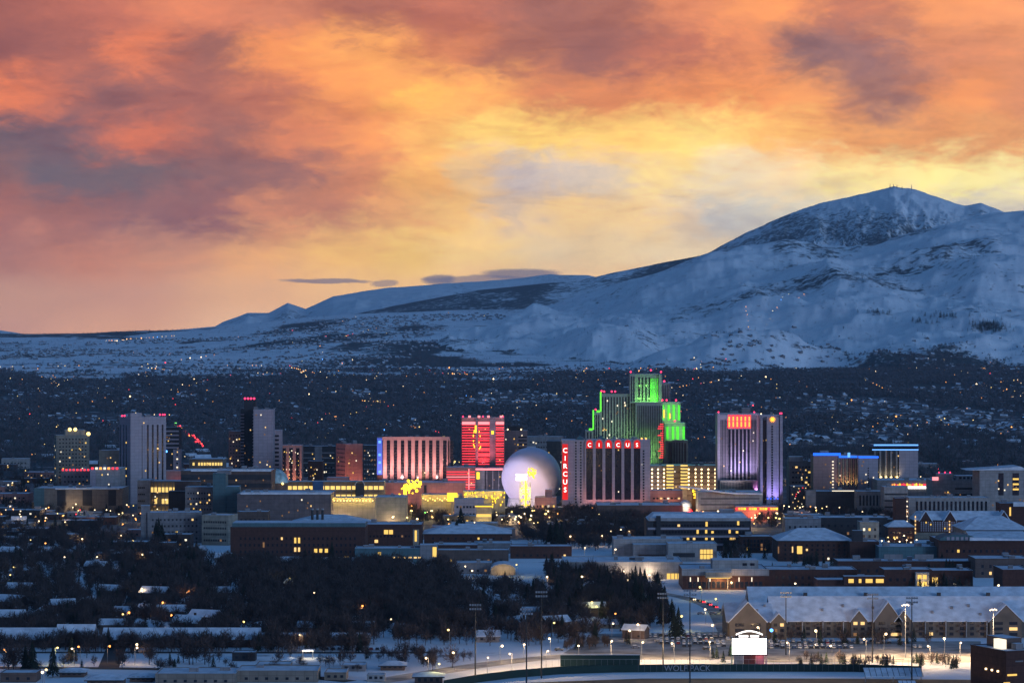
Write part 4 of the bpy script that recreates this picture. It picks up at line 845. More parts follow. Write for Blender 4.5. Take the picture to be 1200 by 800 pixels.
# dorm block, brick office, its roofs
b = Bld('apartment_building', 'long beige apartment block with rows of square windows, lit end wall', 'apartment building', 236, 276, 604, 640, 22, -14, wall='beige', Y=2180)
b.win('f', 10, 4, 1.3, 1.5, z0=3, lit=.10, m='dark'); b.done()
b = Bld('apartment_building', 'dim grey apartment wing with snowy roof left of the beige windowed end', 'apartment building', 168, 236, 601, 638, 26, 8, wall='grey', Y=2200, units=4)
b.win('f', 12, 4, 1.4, 1.5, z0=3, lit=.05, m='dark'); b.win('l', 5, 4, 1.4, 1.5, z0=3, lit=.05, m='dark'); b.box('stair_tower', 'grey', -b.w/2-5, -b.w/2+2, 2, 12, 0, b.h+6, 'roofsnow'); b.done()
b = Bld('brick_building', 'small dark brick wing with one lit window right of the beige block', 'building', 278, 314, 600, 622, 20, wall='brown', Y=2290, units=2); b.win('f', 6, 2, 1.4, 1.5, z0=6, lit=.2); b.done()
b = Bld('brick_building', 'big dark brick university building with scattered yellow windows', 'university building', 270, 428, 618, 664, 40, wall='brick', Y=2060, units=7)
b.win('f', 26, 3, 1.3, 1.9, z0=3, z1=b.h-4, lit=.10, lm=('ywin','wwin','dwin')); b.pbox('teal_attic', 'teal', 272, 428, 612.5, 618, 1, 30, 'roofsnow')
for px in (370, 376, 382.5): b.pbox('lit_window', 'ywin', px-1.8, px+1.8, 642.5, 647, -.3)
for px in (346, 350.5): b.pbox('lit_window', 'ywin', px-1.2, px+1.2, 629.5, 636, -.3); b.pbox('lit_window', 'wwin', px-1.2, px+1.2, 641, 646, -.3)
b.pbox('lit_window', 'ywin', 403.5, 408, 651.5, 656.5, -.3); b.pbox('lit_window', 'dwin', 308, 310, 635, 641, -.3); b.done()
b = Bld('brick_building', 'brick university wing with yellow stairwell window joining the big dark building', 'university building', 428, 494, 615, 654, 34, wall='brick', Y=2110, units=4)
b.win('f', 14, 2, 1.3, 1.5, z0=3, lit=.05); b.pbox('lit_window', 'ywin', 450, 455, 620.5, 625.5, -.3); b.pbox('lit_window', 'ywin', 456, 460.5, 620.5, 625.5, -.3)
b.pbox('stair_window', 'ywin', 486, 488.5, 621, 634, -.35); b.pbox('lit_window', 'wwin', 423, 426.5, 631, 635.5, -.3); b.pbox('lit_window', 'wwin', 439, 443, 632, 635.5, -.3)
b.pbox('stair_bay', 'beige', 484, 491, 620, 652, -.25); b.done()
b = Bld('brick_building', 'low dark wing with a snowy roof and a yellow lit corner stair', 'university building', 416, 512, 643, 664, 24, wall='teal', Y=2000, units=5)
for r_ in (646.5, 652, 658): b.pbox('lit_window', 'ywin', 443, 446.5, r_, r_+3.6, -.3)
for px in (462, 468, 474, 481, 487, 492): b.pbox('lit_window', 'wwin', px-2, px+1.4, 652, 653.8, -.3)
b.pbox('stair_window', 'ywin', 507, 511.6, 640.5, 652, -.4); b.pbox('stair_block', 'grey', 492, 512, 638, 664, -.25, 14, 'roofsnow'); b.done()
def hip(name, label, cat, p0, p1, r_eave, r_ridge, rb, depth, wall, rot=0, Y=None, over=1.2, ridge=.35, wins=6, lit=.1, group=None):
    b = Bld(name, label, cat, p0, p1, r_eave, rb, depth, rot, wall=wall, Y=Y, roofobj=False, group=group)
    w, d, h = b.w/2+over, b.d, b.h; rz = H-(r_ridge-400)*(b.Y+depth/2)/F
    rz = max(rz, h+1.5); rx = w*ridge
    mb = MB(); A = [(-w,-over,h),(w,-over,h),(w,d+over,h),(-w,d+over,h)]; r1, r2 = (-rx, d/2, rz), (rx, d/2, rz)
    mb.face([A[0],A[1],r2,r1]); mb.face([A[1],A[2],r2]); mb.face([A[2],A[3],r1,r2]); mb.face([A[3],A[0],r1])
    mb.face([(x,y,z-.05) for x,y,z in A[::-1]]); mb.build('roof', 'roofsnow', b.root)
    b.box('eave', 'dark', -w, w, -over-.06, -over+.1, h-.5, h-.06)
    if wins: b.win('f', wins, max(1, int(h/3.6)), 1.4, 1.5, z0=1.2, lit=lit)
    return b
hip('brick_building', 'low round cornered building with a snowy roof and three black roof stacks', 'university building', 338, 430, 614.5, 602.5, 624, 60, 'teal', Y=2240, wins=0).done()
b = hip('gymnasium', 'brick gymnasium with a wide snowy hip roof among three dark conifers', 'gymnasium', 497, 598, 625, 613, 642, 44, 'brick', Y=2130, wins=10); b.done()
Y = 2255
for px in (366, 372, 378):
    t_ = thing('roof_stack', 'black vent stack, one of three on the low round cornered snowy roof', 'vent stack', (gx(px, Y), Y, 10), 0, 'black roof stacks'); mb = MB(); mb.tube((0,0,0), (0,0,H-203*Y/F-10+4), 1.0, 1.0, 8); mb.build('pipe', 'black', t_); mb = MB(); mb.tube((0,0,H-203*Y/F-6), (0,0,H-203*Y/F-5), 1.3, 1.3, 8); mb.build('cap', 'steel', t_)
FILL = [
 ('building','flat snowy roofed brick hall right of the gymnasium','hall', 508,560,639,650,30,'brick',2),
 ('building','dark rectangular shed with snowy roof below the gymnasium','shed', 556,600,637,648,26,'grey',2),
 ('building','long low brick wing with snowy roof ending at the steaming vents','university building', 598,670,640.5,654,22,'brick',3),
 ('building','dark low wing with an orange lamp below the gymnasium','university building', 512,596,645,660,18,'brown',2),
 ('building','small barn with snow beside a golden lit round gable','barn', 535,576,660,672,20,'grey',0),
]
for nm, lab, cat, p0, p1, r0, rb, dp, wl, un in FILL:
    b = Bld(nm, lab, cat, p0, p1, r0, rb, dp, wall=wl, units=un); b.win('f', max(4, int(b.w/5)), 1, 1.5, 1.4, z0=1.5, lit=.12); b.done()
b = Bld('building', 'pale gabled building with its round gable lit golden', 'building', 575, 604, 668, 676, 26, wall='beige', Y=1900, roofobj=False)
mb = MB(); w = b.w/2; arc = [(-w*math.cos(math.pi*k/8), b.h+4.2*math.sin(math.pi*k/8)) for k in range(9)]
mb.prism(arc[::-1], 0, .4); mb.build('gable', 'beige', b.root); mb = MB(); mb.prism([(x*1.04, z+.3) for x, z in arc[::-1]], .42, b.d); mb.build('roof', 'roofsnow', b.root)
b.flood(0, -9, .5, 0, 0, 6, 5200, (1, .66, .3), 130); b.done()

# ---- rounded banded office and the campus halls before it
b = Bld('office_building', 'four storey office with white bands and a sloping snowy roof edge', 'office building', 757.5, 880, 609, 652, 36, wall='dark', Y=2120, roofobj=False)
for k, r_ in enumerate((606.5, 617.8, 627, 636.5)):
    x1 = (880, 878, 873, 868)[k]; x0 = (760, 759, 770, 782)[k]
    b.pbox('white_band', 'lav' if k else 'pale', x0, x1, r_, r_+(3.6 if k == 0 else 2.4), -1.0-.4*k, .2, 'roofsnow')
mb = MB(); w = b.w/2; h = b.h; mb.face([(-w+1,-1.2,h),(w-1,-1.2,h),(w-5,7,h+4.4),(-w+6,7,h+4.4)]); mb.face([(w-1,-1.2,h),(w-1,b.d,h),(w-5,b.d-6,h+4.4),(w-5,7,h+4.4)]); mb.face([(-w+1,b.d,h),(-w+1,-1.2,h),(-w+6,7,h+4.4),(-w+6,b.d-6,h+4.4)]); mb.face([(-w+6,7,h+4.4),(w-5,7,h+4.4),(w-5,b.d-6,h+4.4),(-w+6,b.d-6,h+4.4)])
mb.build('roof', 'roofsnow', b.root)
b.pbox('dark_stair', 'dark', 769, 774, 604, 652, -2.4, 1)
b.win('f', 30, 4, 1.8, 1.7, z0=3.4, z1=b.h, lit=.07, lm=('ywin','ywin','wwin'))
for px, r_ in ((828, 611), (865, 609.5), (817.5, 619.5), (827.5, 619), (855, 619)): b.pbox('lit_window', 'ywin', px-1.2, px+1.2, r_, r_+5.4, -.5)
b.box('roof_screen', 'grey', b.L(845), b.L(862), 14, 22, h+4.4, h+7, 'roofsnow'); b.done()
b = Bld('university_building', 'pale stepped campus hall with rounded snowy roof parts before the banded office', 'university building', 719, 800, 632, 656, 30, wall='pale', Y=2060, units=3)
b.pbox('drum', 'pale', 741, 783, 636, 655, -14, 0, 'roofsnow'); b.pbox('brick_base', 'brick', 747, 806, 648, 656, -15, -14.1); b.done()
b = Bld('university_building', 'campus hall with a bright yellow lit glass corner before the banded office', 'university building', 783, 840, 637.5, 658, 26, wall='pale', Y=2020); b.bands('f', 1, 3, .1, .55, 3, 6, 'dark')
b.pbox('lit_glass', 'ywin', 820.5, 835, 643.5, 654.5, -.4)
for px in (824, 828, 832): b.pbox('mullion', 'dark', px-.25, px+.25, 643, 655, -.7, -.4)
b.pbox('mullion', 'dark', 820, 835.4, 648.6, 649.4, -.75, -.7); b.done()
b = Bld('university_building', 'long pale campus hall with curved snowy roof and a golden lit glass corner', 'university building', 660, 800, 659, 686, 50, wall='pale', Y=1870, units=6)
b.bands('f', 1, 2, .02, .4, 2, 4, 'dark'); b.pbox('lit_glass', 'ywin', 781.5, 798, 671.5, 682.5, -.4)
for px in (786, 790.5, 794): b.pbox('mullion', 'beige', px-.4, px+.4, 671, 683, -.8, -.4)
b.pbox('brick_wing', 'brick', 798, 806, 664, 690, -2, 10, 'roofsnow')
light('POINT', (b.L(760), -5, 5), 5000, (1, .75, .5), b.root, .5); light('POINT', (b.L(732), -5, 5), 3500, (1, .75, .5), b.root, .5); b.done()
b = Bld('university_building', 'brick campus hall with a warmly lit entrance canopy and pale roof fascia', 'university building', 800, 900, 668, 696, 44, wall='brick', Y=1790, units=3)
b.pbox('fascia', 'pale', 799, 901, 666, 674, -1.4, 0, 'roofsnow'); b.pbox('roof_block', 'pale', 836, 890, 657, 668, 8, 26, 'roofsnow')
for px in (874, 883): b.pbox('window', 'glass', px-2.5, px+2.5, 660.5, 663.5, 7.7, 8)
b.pbox('canopy', 'beige', 826, 857, 669, 675.5, -6, -1.5, 'roofsnow'); b.pbox('canopy_light', 'ywin', 829, 855, 675.6, 676.4, -5.5, -1.7)
for px in (830, 852): b.pbox('canopy_pillar', 'beige', px-.6, px+.6, 676, 697, -5.6, -4.9)
for px in (809, 818, 832, 866, 881): b.pbox('lit_window', 'cwin', px-.6, px+.6, 676, 681, -.3)
b.win('f', 16, 1, 2.2, 4, z0=1, lit=0); light('POINT', (b.L(841), -4, 6), 5000, (1, .68, .3), b.root, .5); light('POINT', (b.L(858), -8, 4), 4000, (1, .6, .25), b.root, .5); b.done()
b = Bld('brick_building', 'brick campus hall with yellow windows left under the big snowy hip roof', 'university building', 868, 905, 629, 655, 24, wall='brick', Y=2100, units=2); b.win('f', 8, 3, 1.5, 2, z0=2, lit=.12); b.done()
b = hip('brick_building', 'brick campus hall with the biggest snowy hip roof and a yellow window pair', 'university building', 912, 998, 633, 618, 660, 46, 'brick', Y=2020, wins=12, lit=.06)
b.pbox('lit_window', 'ywin', 934, 940, 639.5, 648.5, -.3); b.pbox('lit_window', 'dwin', 911.5, 913, 640, 648, -.3); b.pbox('lit_window', 'wwin', 928, 929.4, 640, 647, -.3); b.done()
b = Bld('brick_building', 'blank dark brick box right of the biggest hip roof', 'university building', 996, 1030, 635, 662, 24, wall='brick', Y=2010); b.box('chimney_block', 'dark', b.L(1000), b.L(1012), 4, 10, b.h, b.h+8, 'roofsnow'); b.done()
CAMP = [
 ('low campus hall with a row of white arched bays left of the wide flat roofs', 920,962,608,622,24,'grey',2,2250,6,.05),
 ('wide flat campus hall under long snowy roof steps', 955,1040,607,624,34,'dark',4,2270,10,.1),
 ('pale campus hall with yellow lamps between the roof steps and lamp lit walk', 1008,1030,612,634,18,'beige',1,2160,3,.5),
 ('teal grey campus gymnasium wall with two pale panels', 1030,1120,641,662,36,'teal',4,1990,0,0),
 ('long dark brick campus wall below the two pale panels', 982,1145,658,672,26,'brick',3,1900,14,.04),
 ('flat snowy roofed brick hall left of the brightly lit glass stair', 900,1004,668,690,30,'brick',4,1790,12,.04),
 ('low brick lecture hall with a row of yellow windows under its snowy roof', 958,1036,680,697,20,'brick',2,1740,8,.0),
 ('brick hall with a brightly lit two storey glass stair', 1036,1092,668,696,24,'brick',3,1760,6,.1),
 ('dark brick campus hall right of the lit glass stair', 1090,1140,669,692,24,'brick',2,1790,6,.1),
 ('long brick campus hall with arched snowy roof window bay at right', 1100,1206,633,664,44,'brick',5,1980,14,.04),
 ('large dark brick windowless hall at the far right edge', 1175,1206,668,698,34,'brick',1,1760,0,0),
 ('dark brick hall behind the windowless hall at the right edge', 1143,1206,655,676,30,'brown',3,1880,6,.1),
]
for lab, p0, p1, r0, rb, dp, wl, un, Y, nw, lt in CAMP:
    b = Bld('brick_building' if wl == 'brick' else 'university_building', lab, 'university building', p0, p1, r0, rb, dp, wall=wl, Y=Y, units=un)
    if nw: b.win('f', nw, max(1, int(b.h/6)), 1.6, 2, z0=2, lit=lt)
    if 'row of yellow windows' in lab:
        for px, x in ((996, 3), (1008, 0), (1016, 5), (1028, 6)): b.pbox('lit_window', 'ywin', px-3, px+x, 677, 681.5, -6, -5.6)
        b.pbox('clerestory', 'brick', 988, 1036, 674, 684, -5.55, 3, 'roofsnow')
    if 'glass stair' in lab and 'brightly' in lab:
        b.pbox('glass_stair', 'pale', 1072, 1088, 670, 690, -3, 0, 'roofsnow')
        for r_ in (672.5, 680.5):
            for px in (1074.5, 1080.5): b.pbox('lit_window', 'ywin', px, px+4.5, r_, r_+5, -3.3, -3)
        b.pbox('lit_window', 'ywin', 1092.2, 1098.5, 676, 683, -1.2, -.6); light('POINT', (b.L(1079), -8, 5), 4500, (1, .7, .3), b.root, .5)
    if 'pale panels' in lab:
        for px in (1036, 1072): b.pbox('pale_panel', 'grey', px, px+22, 649, 655, -.4)
    if 'arched snowy' in lab:
        mb = MB(); x0, x1 = b.L(1100), b.L(1145); n = 8; arc = [(x0+(x1-x0)*(.5-.5*math.cos(math.pi*k/n)), b.h+.3+4.2*math.sin(math.pi*k/n)) for k in range(n+1)]
        mb.prism(arc[::-1], -4, 20); mb.build('arched_bay', 'teal', b.root)
        for i in range(6): b.box('arched_window', 'lav', x0+5+i*3.2, x0+7+i*3.2, -4.3, -4, b.h+.6, b.h+2.8)
        mb = MB(); mb.face([(x1-6,-5,b.h+2.6),(b.w/2,-5,b.h+1),(b.w/2,24,b.h+5),(x1-4,24,b.h+5)]); mb.face([(x1-6,-5,b.h+.3),(b.w/2,-5,b.h+.3),(b.w/2,-5,b.h+1),(x1-6,-5,b.h+2.6)]); mb.build('sloping_roof', 'roofsnow', b.root)
    b.done()
b = Bld('dormitory', 'big dark brick dormitory with peaked snowy gables and many small windows', 'dormitory', 1072, 1178, 609, 640, 26, wall='brick', Y=2250, roofobj=False)
b.win('f', 34, 5, 1.0, 1.3, z0=6, lit=.06, m='lav', lm=('wwin','ywin')); h = b.h; w = b.w/2
mb = MB(); mb.face([(-w-1,-1,h),(w+1,-1,h),(w-3,b.d/2,h+6.5),(-w+3,b.d/2,h+6.5)]); mb.face([(w+1,b.d+1,h),(-w-1,b.d+1,h),(-w+3,b.d/2,h+6.5),(w-3,b.d/2,h+6.5)]); mb.face([(w+1,-1,h),(w+1,b.d+1,h),(w-3,b.d/2,h+6.5)]); mb.face([(-w-1,b.d+1,h),(-w-1,-1,h),(-w+3,b.d/2,h+6.5)]); mb.build('roof', 'roofsnow', b.root)
for px in (1084.5, 1113, 1176):
    x = b.L(px); mb = MB(); mb.prism([(x-5,h-.5),(x+5,h-.5),(x,h+7)], -1.6, -.4); mb.build('gable', 'brick', b.root)
    mb = MB(); mb.prism([(x-5.6,h-.7),(x-5,h-.9),(x,h+6.9),(x,h+7.7)], -1.9, 9); mb.prism([(x+5.6,h-.7),(x,h+7.7),(x,h+6.9),(x+5,h-.9)], -1.9, 9); mb.build('gable_roof', 'roofsnow', b.root)
b.box('stone_base', 'beige', -w-.2, w+.2, -.5, 0, 0, 5)
for px in (1072.5, 1112.5):
    for k in range(5): b.pbox('wall_lamp', 'wwin', px-.6, px+.6, 604+k*4.6, 606.5+k*4.6, -1.2, -.4)
b.done()
b = Bld('brick_building', 'dark brick block with one lit slot window behind the peaked dormitory', 'university building', 1172, 1206, 590, 620, 22, wall='brick', Y=2380); b.pbox('lit_window', 'ywin', 1182.8, 1184.6, 594, 604, -.4); b.pbox('snow_ledge', 'roofsnow', 1187, 1206, 588, 593, -2, 6); b.done()
hip('university_building', 'campus hall with a broad pointed snowy roof in front of the dormitory', 'university building', 1130, 1206, 620.5, 604, 634, 54, 'tan', Y=2130, wins=10).done()
hip('brick_building', 'brick lodge with small snowy gables above the lamp lit walk', 'university building', 1041, 1071, 617, 609, 640, 20, 'brick', Y=2180, wins=8, lit=.2).done()

# ------------------------------------------------------------------ apartments with long snowy roofs
def gabled(label, cat, name, x0, x1, Y, d, eave, ridge, wall, axis='x', over=1.0, group=None, wins=0, lit=.08, gables=(), balc=False, rot=0, floors=None):
    t_ = thing(name, label, cat, ((x0+x1)/2, Y, 0), math.radians(rot), group); w = (x1-x0)/2
    FOOT.append(((x0+x1)/2, Y+d/2, w, d/2, math.cos(math.radians(rot)), math.sin(math.radians(rot)), ridge))
    mb = MB(); mb.box(-w, w, 0, d, -.5, eave)
    if axis == 'x':
        mb.face([(-w,0,eave),(-w,d/2,ridge-.3),(-w,d,eave)]); mb.face([(w,d,eave),(w,d/2,ridge-.3),(w,0,eave)])
    else:
        mb.face([(-w,0,eave),(w,0,eave),(0,0,ridge-.3)]); mb.face([(w,d,eave),(-w,d,eave),(0,d,ridge-.3)])
    mb.build('wall', wall, t_)
    mb = MB(); o = over
    if axis == 'x':
        k = (ridge-eave)/(d/2); 
        for s in (0, 1):
            ya, yb = (-o, d/2) if s == 0 else (d+o, d/2); za = eave-o*k*.5
            P = [(-w-o,ya,za),(w+o,ya,za),(w+o,yb,ridge),(-w-o,yb,ridge)]
            if s: P = P[::-1]
            mb.face(P); mb.face([(x,y,z-.35) for x,y,z in P[::-1]]); mb.face([(-w-o,ya,za-.35),(w+o,ya,za-.35),(w+o,ya,za),(-w-o,ya,za)])
            for x in (-w-o, w+o): mb.face([(x,ya,za-.35),(x,yb,ridge-.35),(x,yb,ridge),(x,ya,za)])
    else:
        for s in (-1, 1):
            za = eave-(ridge-eave)/w*o*.5; P = [(s*(w+o),-o,za),(s*(w+o),d+o,za),(0,d+o,ridge),(0,-o,ridge)]
            if s < 0: P = P[::-1]
            mb.face(P); mb.face([(x,y,z-.35) for x,y,z in P[::-1]])
            mb.face([(s*(w+o),-o,za-.35),(0,-o,ridge-.35),(0,-o,ridge),(s*(w+o),-o,za)]); mb.face([(s*(w+o),-o,za-.35),(s*(w+o),d+o,za-.35),(s*(w+o),d+o,za),(s*(w+o),-o,za)])
    mb.build('roof', 'roofsnow', t_)
    return t_, w
r = random.Random(21)
Ya = 1500; ux = lambda px, Y=1500: gx(px, Y)
def aparts(label, p0, p1, Y, d, eave, ridge, gl, dormers):
    x0, x1 = gx(p0, Y), gx(p1, Y); t_, w = gabled(label, 'apartment building', 'apartment_building', x0, x1, Y, d, eave, ridge, 'apt')
    cx = (x0+x1)/2
    for p, gw, top in gl:
        x = gx(p, Y)-cx; mb = MB(); mb.box(x-gw, x+gw, -2.4, 1, 0, eave+.2); mb.prism([(x-gw,eave+.2),(x+gw,eave+.2),(x,top)], -2.4, .9); mb.build('gable_bay', 'apt', t_)
        mb = MB(); tpy = d/2*(top-eave)/(ridge-eave)
        for s in (-1, 1): 
            P = [(x+s*(gw+.8), -3, eave-.5), (x+s*(gw+.8), 1, eave-.5), (x, tpy, top+.35), (x, -3, top+.35)]
            if s < 0: P = P[::-1]
            mb.face(P); mb.face([(a, b_, c-.35) for a, b_, c in P[::-1]]); mb.face([(x+s*(gw+.8),-3,eave-.9),(x,-3,top-.05),(x,-3,top+.35),(x+s*(gw+.8),-3,eave-.5)])
        mb.build('gable_roof', 'roofsnow', t_)
        for k in range(3):
            for s in (-.45, .45): link('window', wmesh(gw*.5, 1.6, r.choice(('glass','glass','glass','dwin','wwin')) if r.random() < .5 else 'glass', .15), t_, (x+s*gw, -2.4, 1.2+k*2.9))
    n = int(2*w/5.2); cnt = 0
    for i in range(n):
        x = -w+(i+.5)*2*w/n
        if any(abs(x-(gx(p, Y)-cx)) < gw+1.2 for p, gw, _ in gl): continue
        for k in range(3):
            if cnt > 95: continue
            link('window', wmesh(2.0, 1.6, 'glass' if r.random() > .05 else r.choice(('wwin', 'dwin')), .1), t_, (x, 0, 1.2+k*2.9)); cnt += 1
        if i % 2 == 0:
            mb = MB(); mb.box(x+2.0, x+2.5, -1.6, 0, 0, eave-.3); mb.build('pillar', 'pale', t_)
            for k in (1, 2): mb = MB(); mb.box(x-2.0, x+1.95, -1.5, 0, k*2.9+.2, k*2.9+1.1); mb.build('balcony', 'brown', t_)
    for p, rr in dormers:
        x = gx(p, Y)-cx; y = d/2*(rr-eave)/(ridge-eave); mb = MB(); mb.box(x-.6, x+.6, y-1.2, y, rr-1.0, rr+.9, 0, 1); mb.build('roof_vent', ['grey', 'roofsnow'], t_)
    return t_
aparts('long apartment block with a big snowy roof behind the full car park', 905, 1205, 1500, 32, 9.2, 20.5, ((1006, 4.2, 14.5), (1040, 7, 19), (1058, 4.2, 14.5), (1178, 8.5, 17.5)), ((965, 14), (990, 16), (1025, 15), (1072, 17), (1094, 13), (1118, 15), (1138, 16), (1150, 12)))
aparts('snowy roofed apartment wing with a broad brown gable beside the bright scoreboard', 853, 905, 1492, 40, 9.6, 17.5, ((876, 9.6, 19.5), (912, 3.8, 13.6)), ((889, 14), (899, 16)))
t_, w = gabled('snowy roofed rear apartment wing standing behind the long block', 'apartment building', 'apartment_building', gx(880, 1560), gx(1205, 1560), 1560, 30, 11, 20.5, 'apt')
for p in (945, 1016, 1102, 1160): mb = MB(); mb.box(gx(p, 1560)-gx(1042.5, 1560)-1, gx(p, 1560)-gx(1042.5, 1560)+1, 5, 7, 16, 18, 0, 1); mb.build('roof_vent', ['brown', 'roofsnow'], t_)

# brick building at the bottom right
b = Bld('brick_building', 'big dark brick building with yellow slot windows in the bottom right corner', 'building', 1148, 1215, 763, 850, 30, 22, wall='brick', Y=1262, z0=0)
for i, (x, z, w_) in enumerate(((-7, b.h-10.5, 6), (3, b.h-10.4, 7), (-9, b.h-14, 4), (4.5, b.h-13, 7))): b.box('lit_window', 'ywin', x, x+w_*.8, -.3, 0, z, z+.8)
for k in range(3): b.box('wall_lamp', 'bulbw', -b.w/2-.6, -b.w/2, 6+k*5, 6.8+k*5, b.h-9.4, b.h-8.6)
b.box('pale_slot', 'grey', -3, 1, -.3, 0, b.h-4.5, b.h-3.9); b.box('pale_slot', 'grey', 6, 10, -.3, 0, b.h-4.5, b.h-3.9)
b.box('roof_block', 'brown', -b.w/2+6, b.w/2-1, 10, 26, b.h+.3, b.h+5, 'roofsnow'); b.box('lit_panel', 'cwin', -b.w/2+3.5, -b.w/2+6, 9.4, 16, b.h+.3, b.h+4.5)
b.done()

# ------------------------------------------------------------------ ball field
sheet('infield_grass', [(x, y) for x, y in ((-60, 1200), (230, 1200), (230, 1312), (150, 1318), (60, 1318), (0, 1300), (-40, 1270))], .05, 'grass', 'brown winter grass of the ball field')
fence = [(520, 806), (560, 799), (600, 794), (655, 789.5), (720, 787.4), (800, 786.6), (900, 786.4), (1000, 786.6), (1080, 789)]
P = [(gx(x, gy(r_)), gy(r_)) for x, r_ in fence]
t_ = thing('outfield_wall', 'dark green padded outfield wall curving around the snowy field', 'wall', (0, 1340, 0))
mb = MB()
for (x0, y0), (x1, y1) in zip(P, P[1:]):
    mb.face([(x0,y0-1340,-.3),(x1,y1-1340,-.3),(x1,y1-1340,3.6),(x0,y0-1340,3.6)]); mb.face([(x1,y1-1339.5,-.3),(x0,y0-1339.5,-.3),(x0,y0-1339.5,3.6),(x1,y1-1339.5,3.6)]); mb.face([(x0,y0-1340,3.6),(x1,y1-1340,3.6),(x1,y1-1339.5,3.6),(x0,y0-1339.5,3.6)])
mb.build('padding', 'padgreen', t_)
Yw = gy(786.7)-.3; text('WOLF PACK', 3.9, 'letter', t_, (gx(805.5, Yw), Yw-1340-.05, .5), ext=.04, name='lettering')
mb = MB()
for i in range(60):
    x = gx(640, 1342)+i*2.9; mb.tube((x, 3.0, 0), (x, 3.0, 6.2), .05, .05, 4)
mb.box(gx(640,1342), gx(1060,1342), 2.95, 3.05, 6.1, 6.25); mb.build('net_rail', 'steel', t_)
Yb = 1346; t_ = thing('batters_eye', 'large dark green screen standing behind the outfield wall', 'screen', (gx(703.5, Yb), Yb+2, 0))
mb = MB(); hw = (750.5-657)/2*Yb/F; mb.box(-hw, hw, 0, .8, 0, H-(767.5-400)*Yb/F); mb.build('panel', 'padgreen', t_)
mb = MB(); mb.box(-hw-.1, hw+.1, -.1, .9, H-(767.5-400)*Yb/F+.01, H-(767.5-400)*Yb/F+.2); mb.build('snow_cap', 'roofsnow', t_)
# scoreboard
Yb = 1362; t_ = thing('scoreboard', 'brilliant white digital scoreboard with an arched lit header', 'scoreboard', (gx(878, Yb), Yb, 0)); z0, z1 = H-(766-400)*Yb/F, H-(747.5-400)*Yb/F; hw = 20*Yb/F
mb = MB(); mb.box(-hw, hw, -.3, 0, z0, z1); mb.build('screen', 'screen', t_)
mb = MB(); mb.box(-hw-.5, hw+.5, .02, 1.2, z0-.6, z1+.4); mb.box(-hw-.5, hw+.5, -.5, 0, z0-.6, z0-.02); mb.build('frame', 'dark', t_)
for p0, p1, m_ in ((-18, -7, 'grey'), (-6.5, 7.5, 'brick'), (8, 17.5, 'grey')): mb = MB(); mb.box(p0*Yb/F, p1*Yb/F, .3, 1, 0.5, z0-.7); mb.build('lower_panel', m_, t_)
for i in range(5): mb = MB(); x = -hw+i*hw/2; mb.box(x-.3, x+.3, 1.2, 1.8, 0, z1+1); mb.build('post', 'steel', t_)
mb = MB(); n = 14; arcz = lambda k: z1+1.6+1.7*math.sin(math.pi*k/n)
for k in range(n):
    xa, xb = -6.4+12.8*k/n, -6.4+12.8*(k+1)/n; mb.prism([(xa, arcz(k)-.1), (xb, arcz(k+1)-.1), (xb, arcz(k+1)+.6), (xa, arcz(k)+.6)], -.4, 0)
mb.build('arch_light', 'neonw', t_); mb = MB(); mb.box(-5, -.5, -.3, 0, z1+.6, z1+1.6); mb.box(.5, 4.6, -.3, 0, z1+.6, z1+1.6); mb.build('header_board', 'neonw', t_)
for s, c in ((-1, (.3, 1, .2)), (1, (1, .08, .12))): light('POINT', (s*(hw+2), 1.5, z0+2), 2600, c, t_, .6)
light('POINT', (hw*.6, -2.5, z0-1), 900, (1, .1, .1), t_, .4)
mb = MB(); mb.ball((0, 0, 0), .9, 8, 5); mb2 = mb.mesh('lamp', 'bulbb'); t2 = thing('blue_light', 'small blue light on the apartment wall right of the scoreboard', 'light', (gx(904, 1480), 1480, H-338*1480/F)); link('lamp', mb2, t2)
# bleacher roofs
Yb = 1300; 
for lab, p0, p1, r0, r1, n in (('striped snowy roof of the covered bleachers at the bottom edge', 1014, 1082, 782, 792, 10), ('second striped bleacher roof cut by the bottom edge', 1055, 1076, 797, 806, 4)):
    Y = Yb if n == 10 else 1262
    t_ = thing('bleacher_shelter', lab, 'shelter', (gx((p0+p1)/2, Y), Y, 0)); w = (p1-p0)/2*Y/F; za = H-(r1-400)*Y/F; zb = H-(r0-400)*(Y+8)/F
    mb = MB(); mb.face([(-w,0,za),(w,0,za),(w,9,zb),(-w,9,zb)]); mb.face([(-w,9,zb-.25),(w,9,zb-.25),(w,0,za-.25),(-w,0,za-.25)]); mb.face([(-w,0,za-.25),(w,0,za-.25),(w,0,za),(-w,0,za)]); mb.build('roof', 'roofsnow', t_)
    for i in range(n+1): x = -w+2*w*i/n; mb = MB(); mb.face([(x-.12,-.02,za+.03),(x+.12,-.02,za+.03),(x+.12,9,zb+.03),(x-.12,9,zb+.03)]); mb.build('seam', 'dark', t_)
    for x in (-w+.5, 0, w-.5): mb = MB(); mb.tube((x, 4, 0), (x, 4, (za+zb)/2-.3), .2, .2); mb.build('post', 'steel', t_)
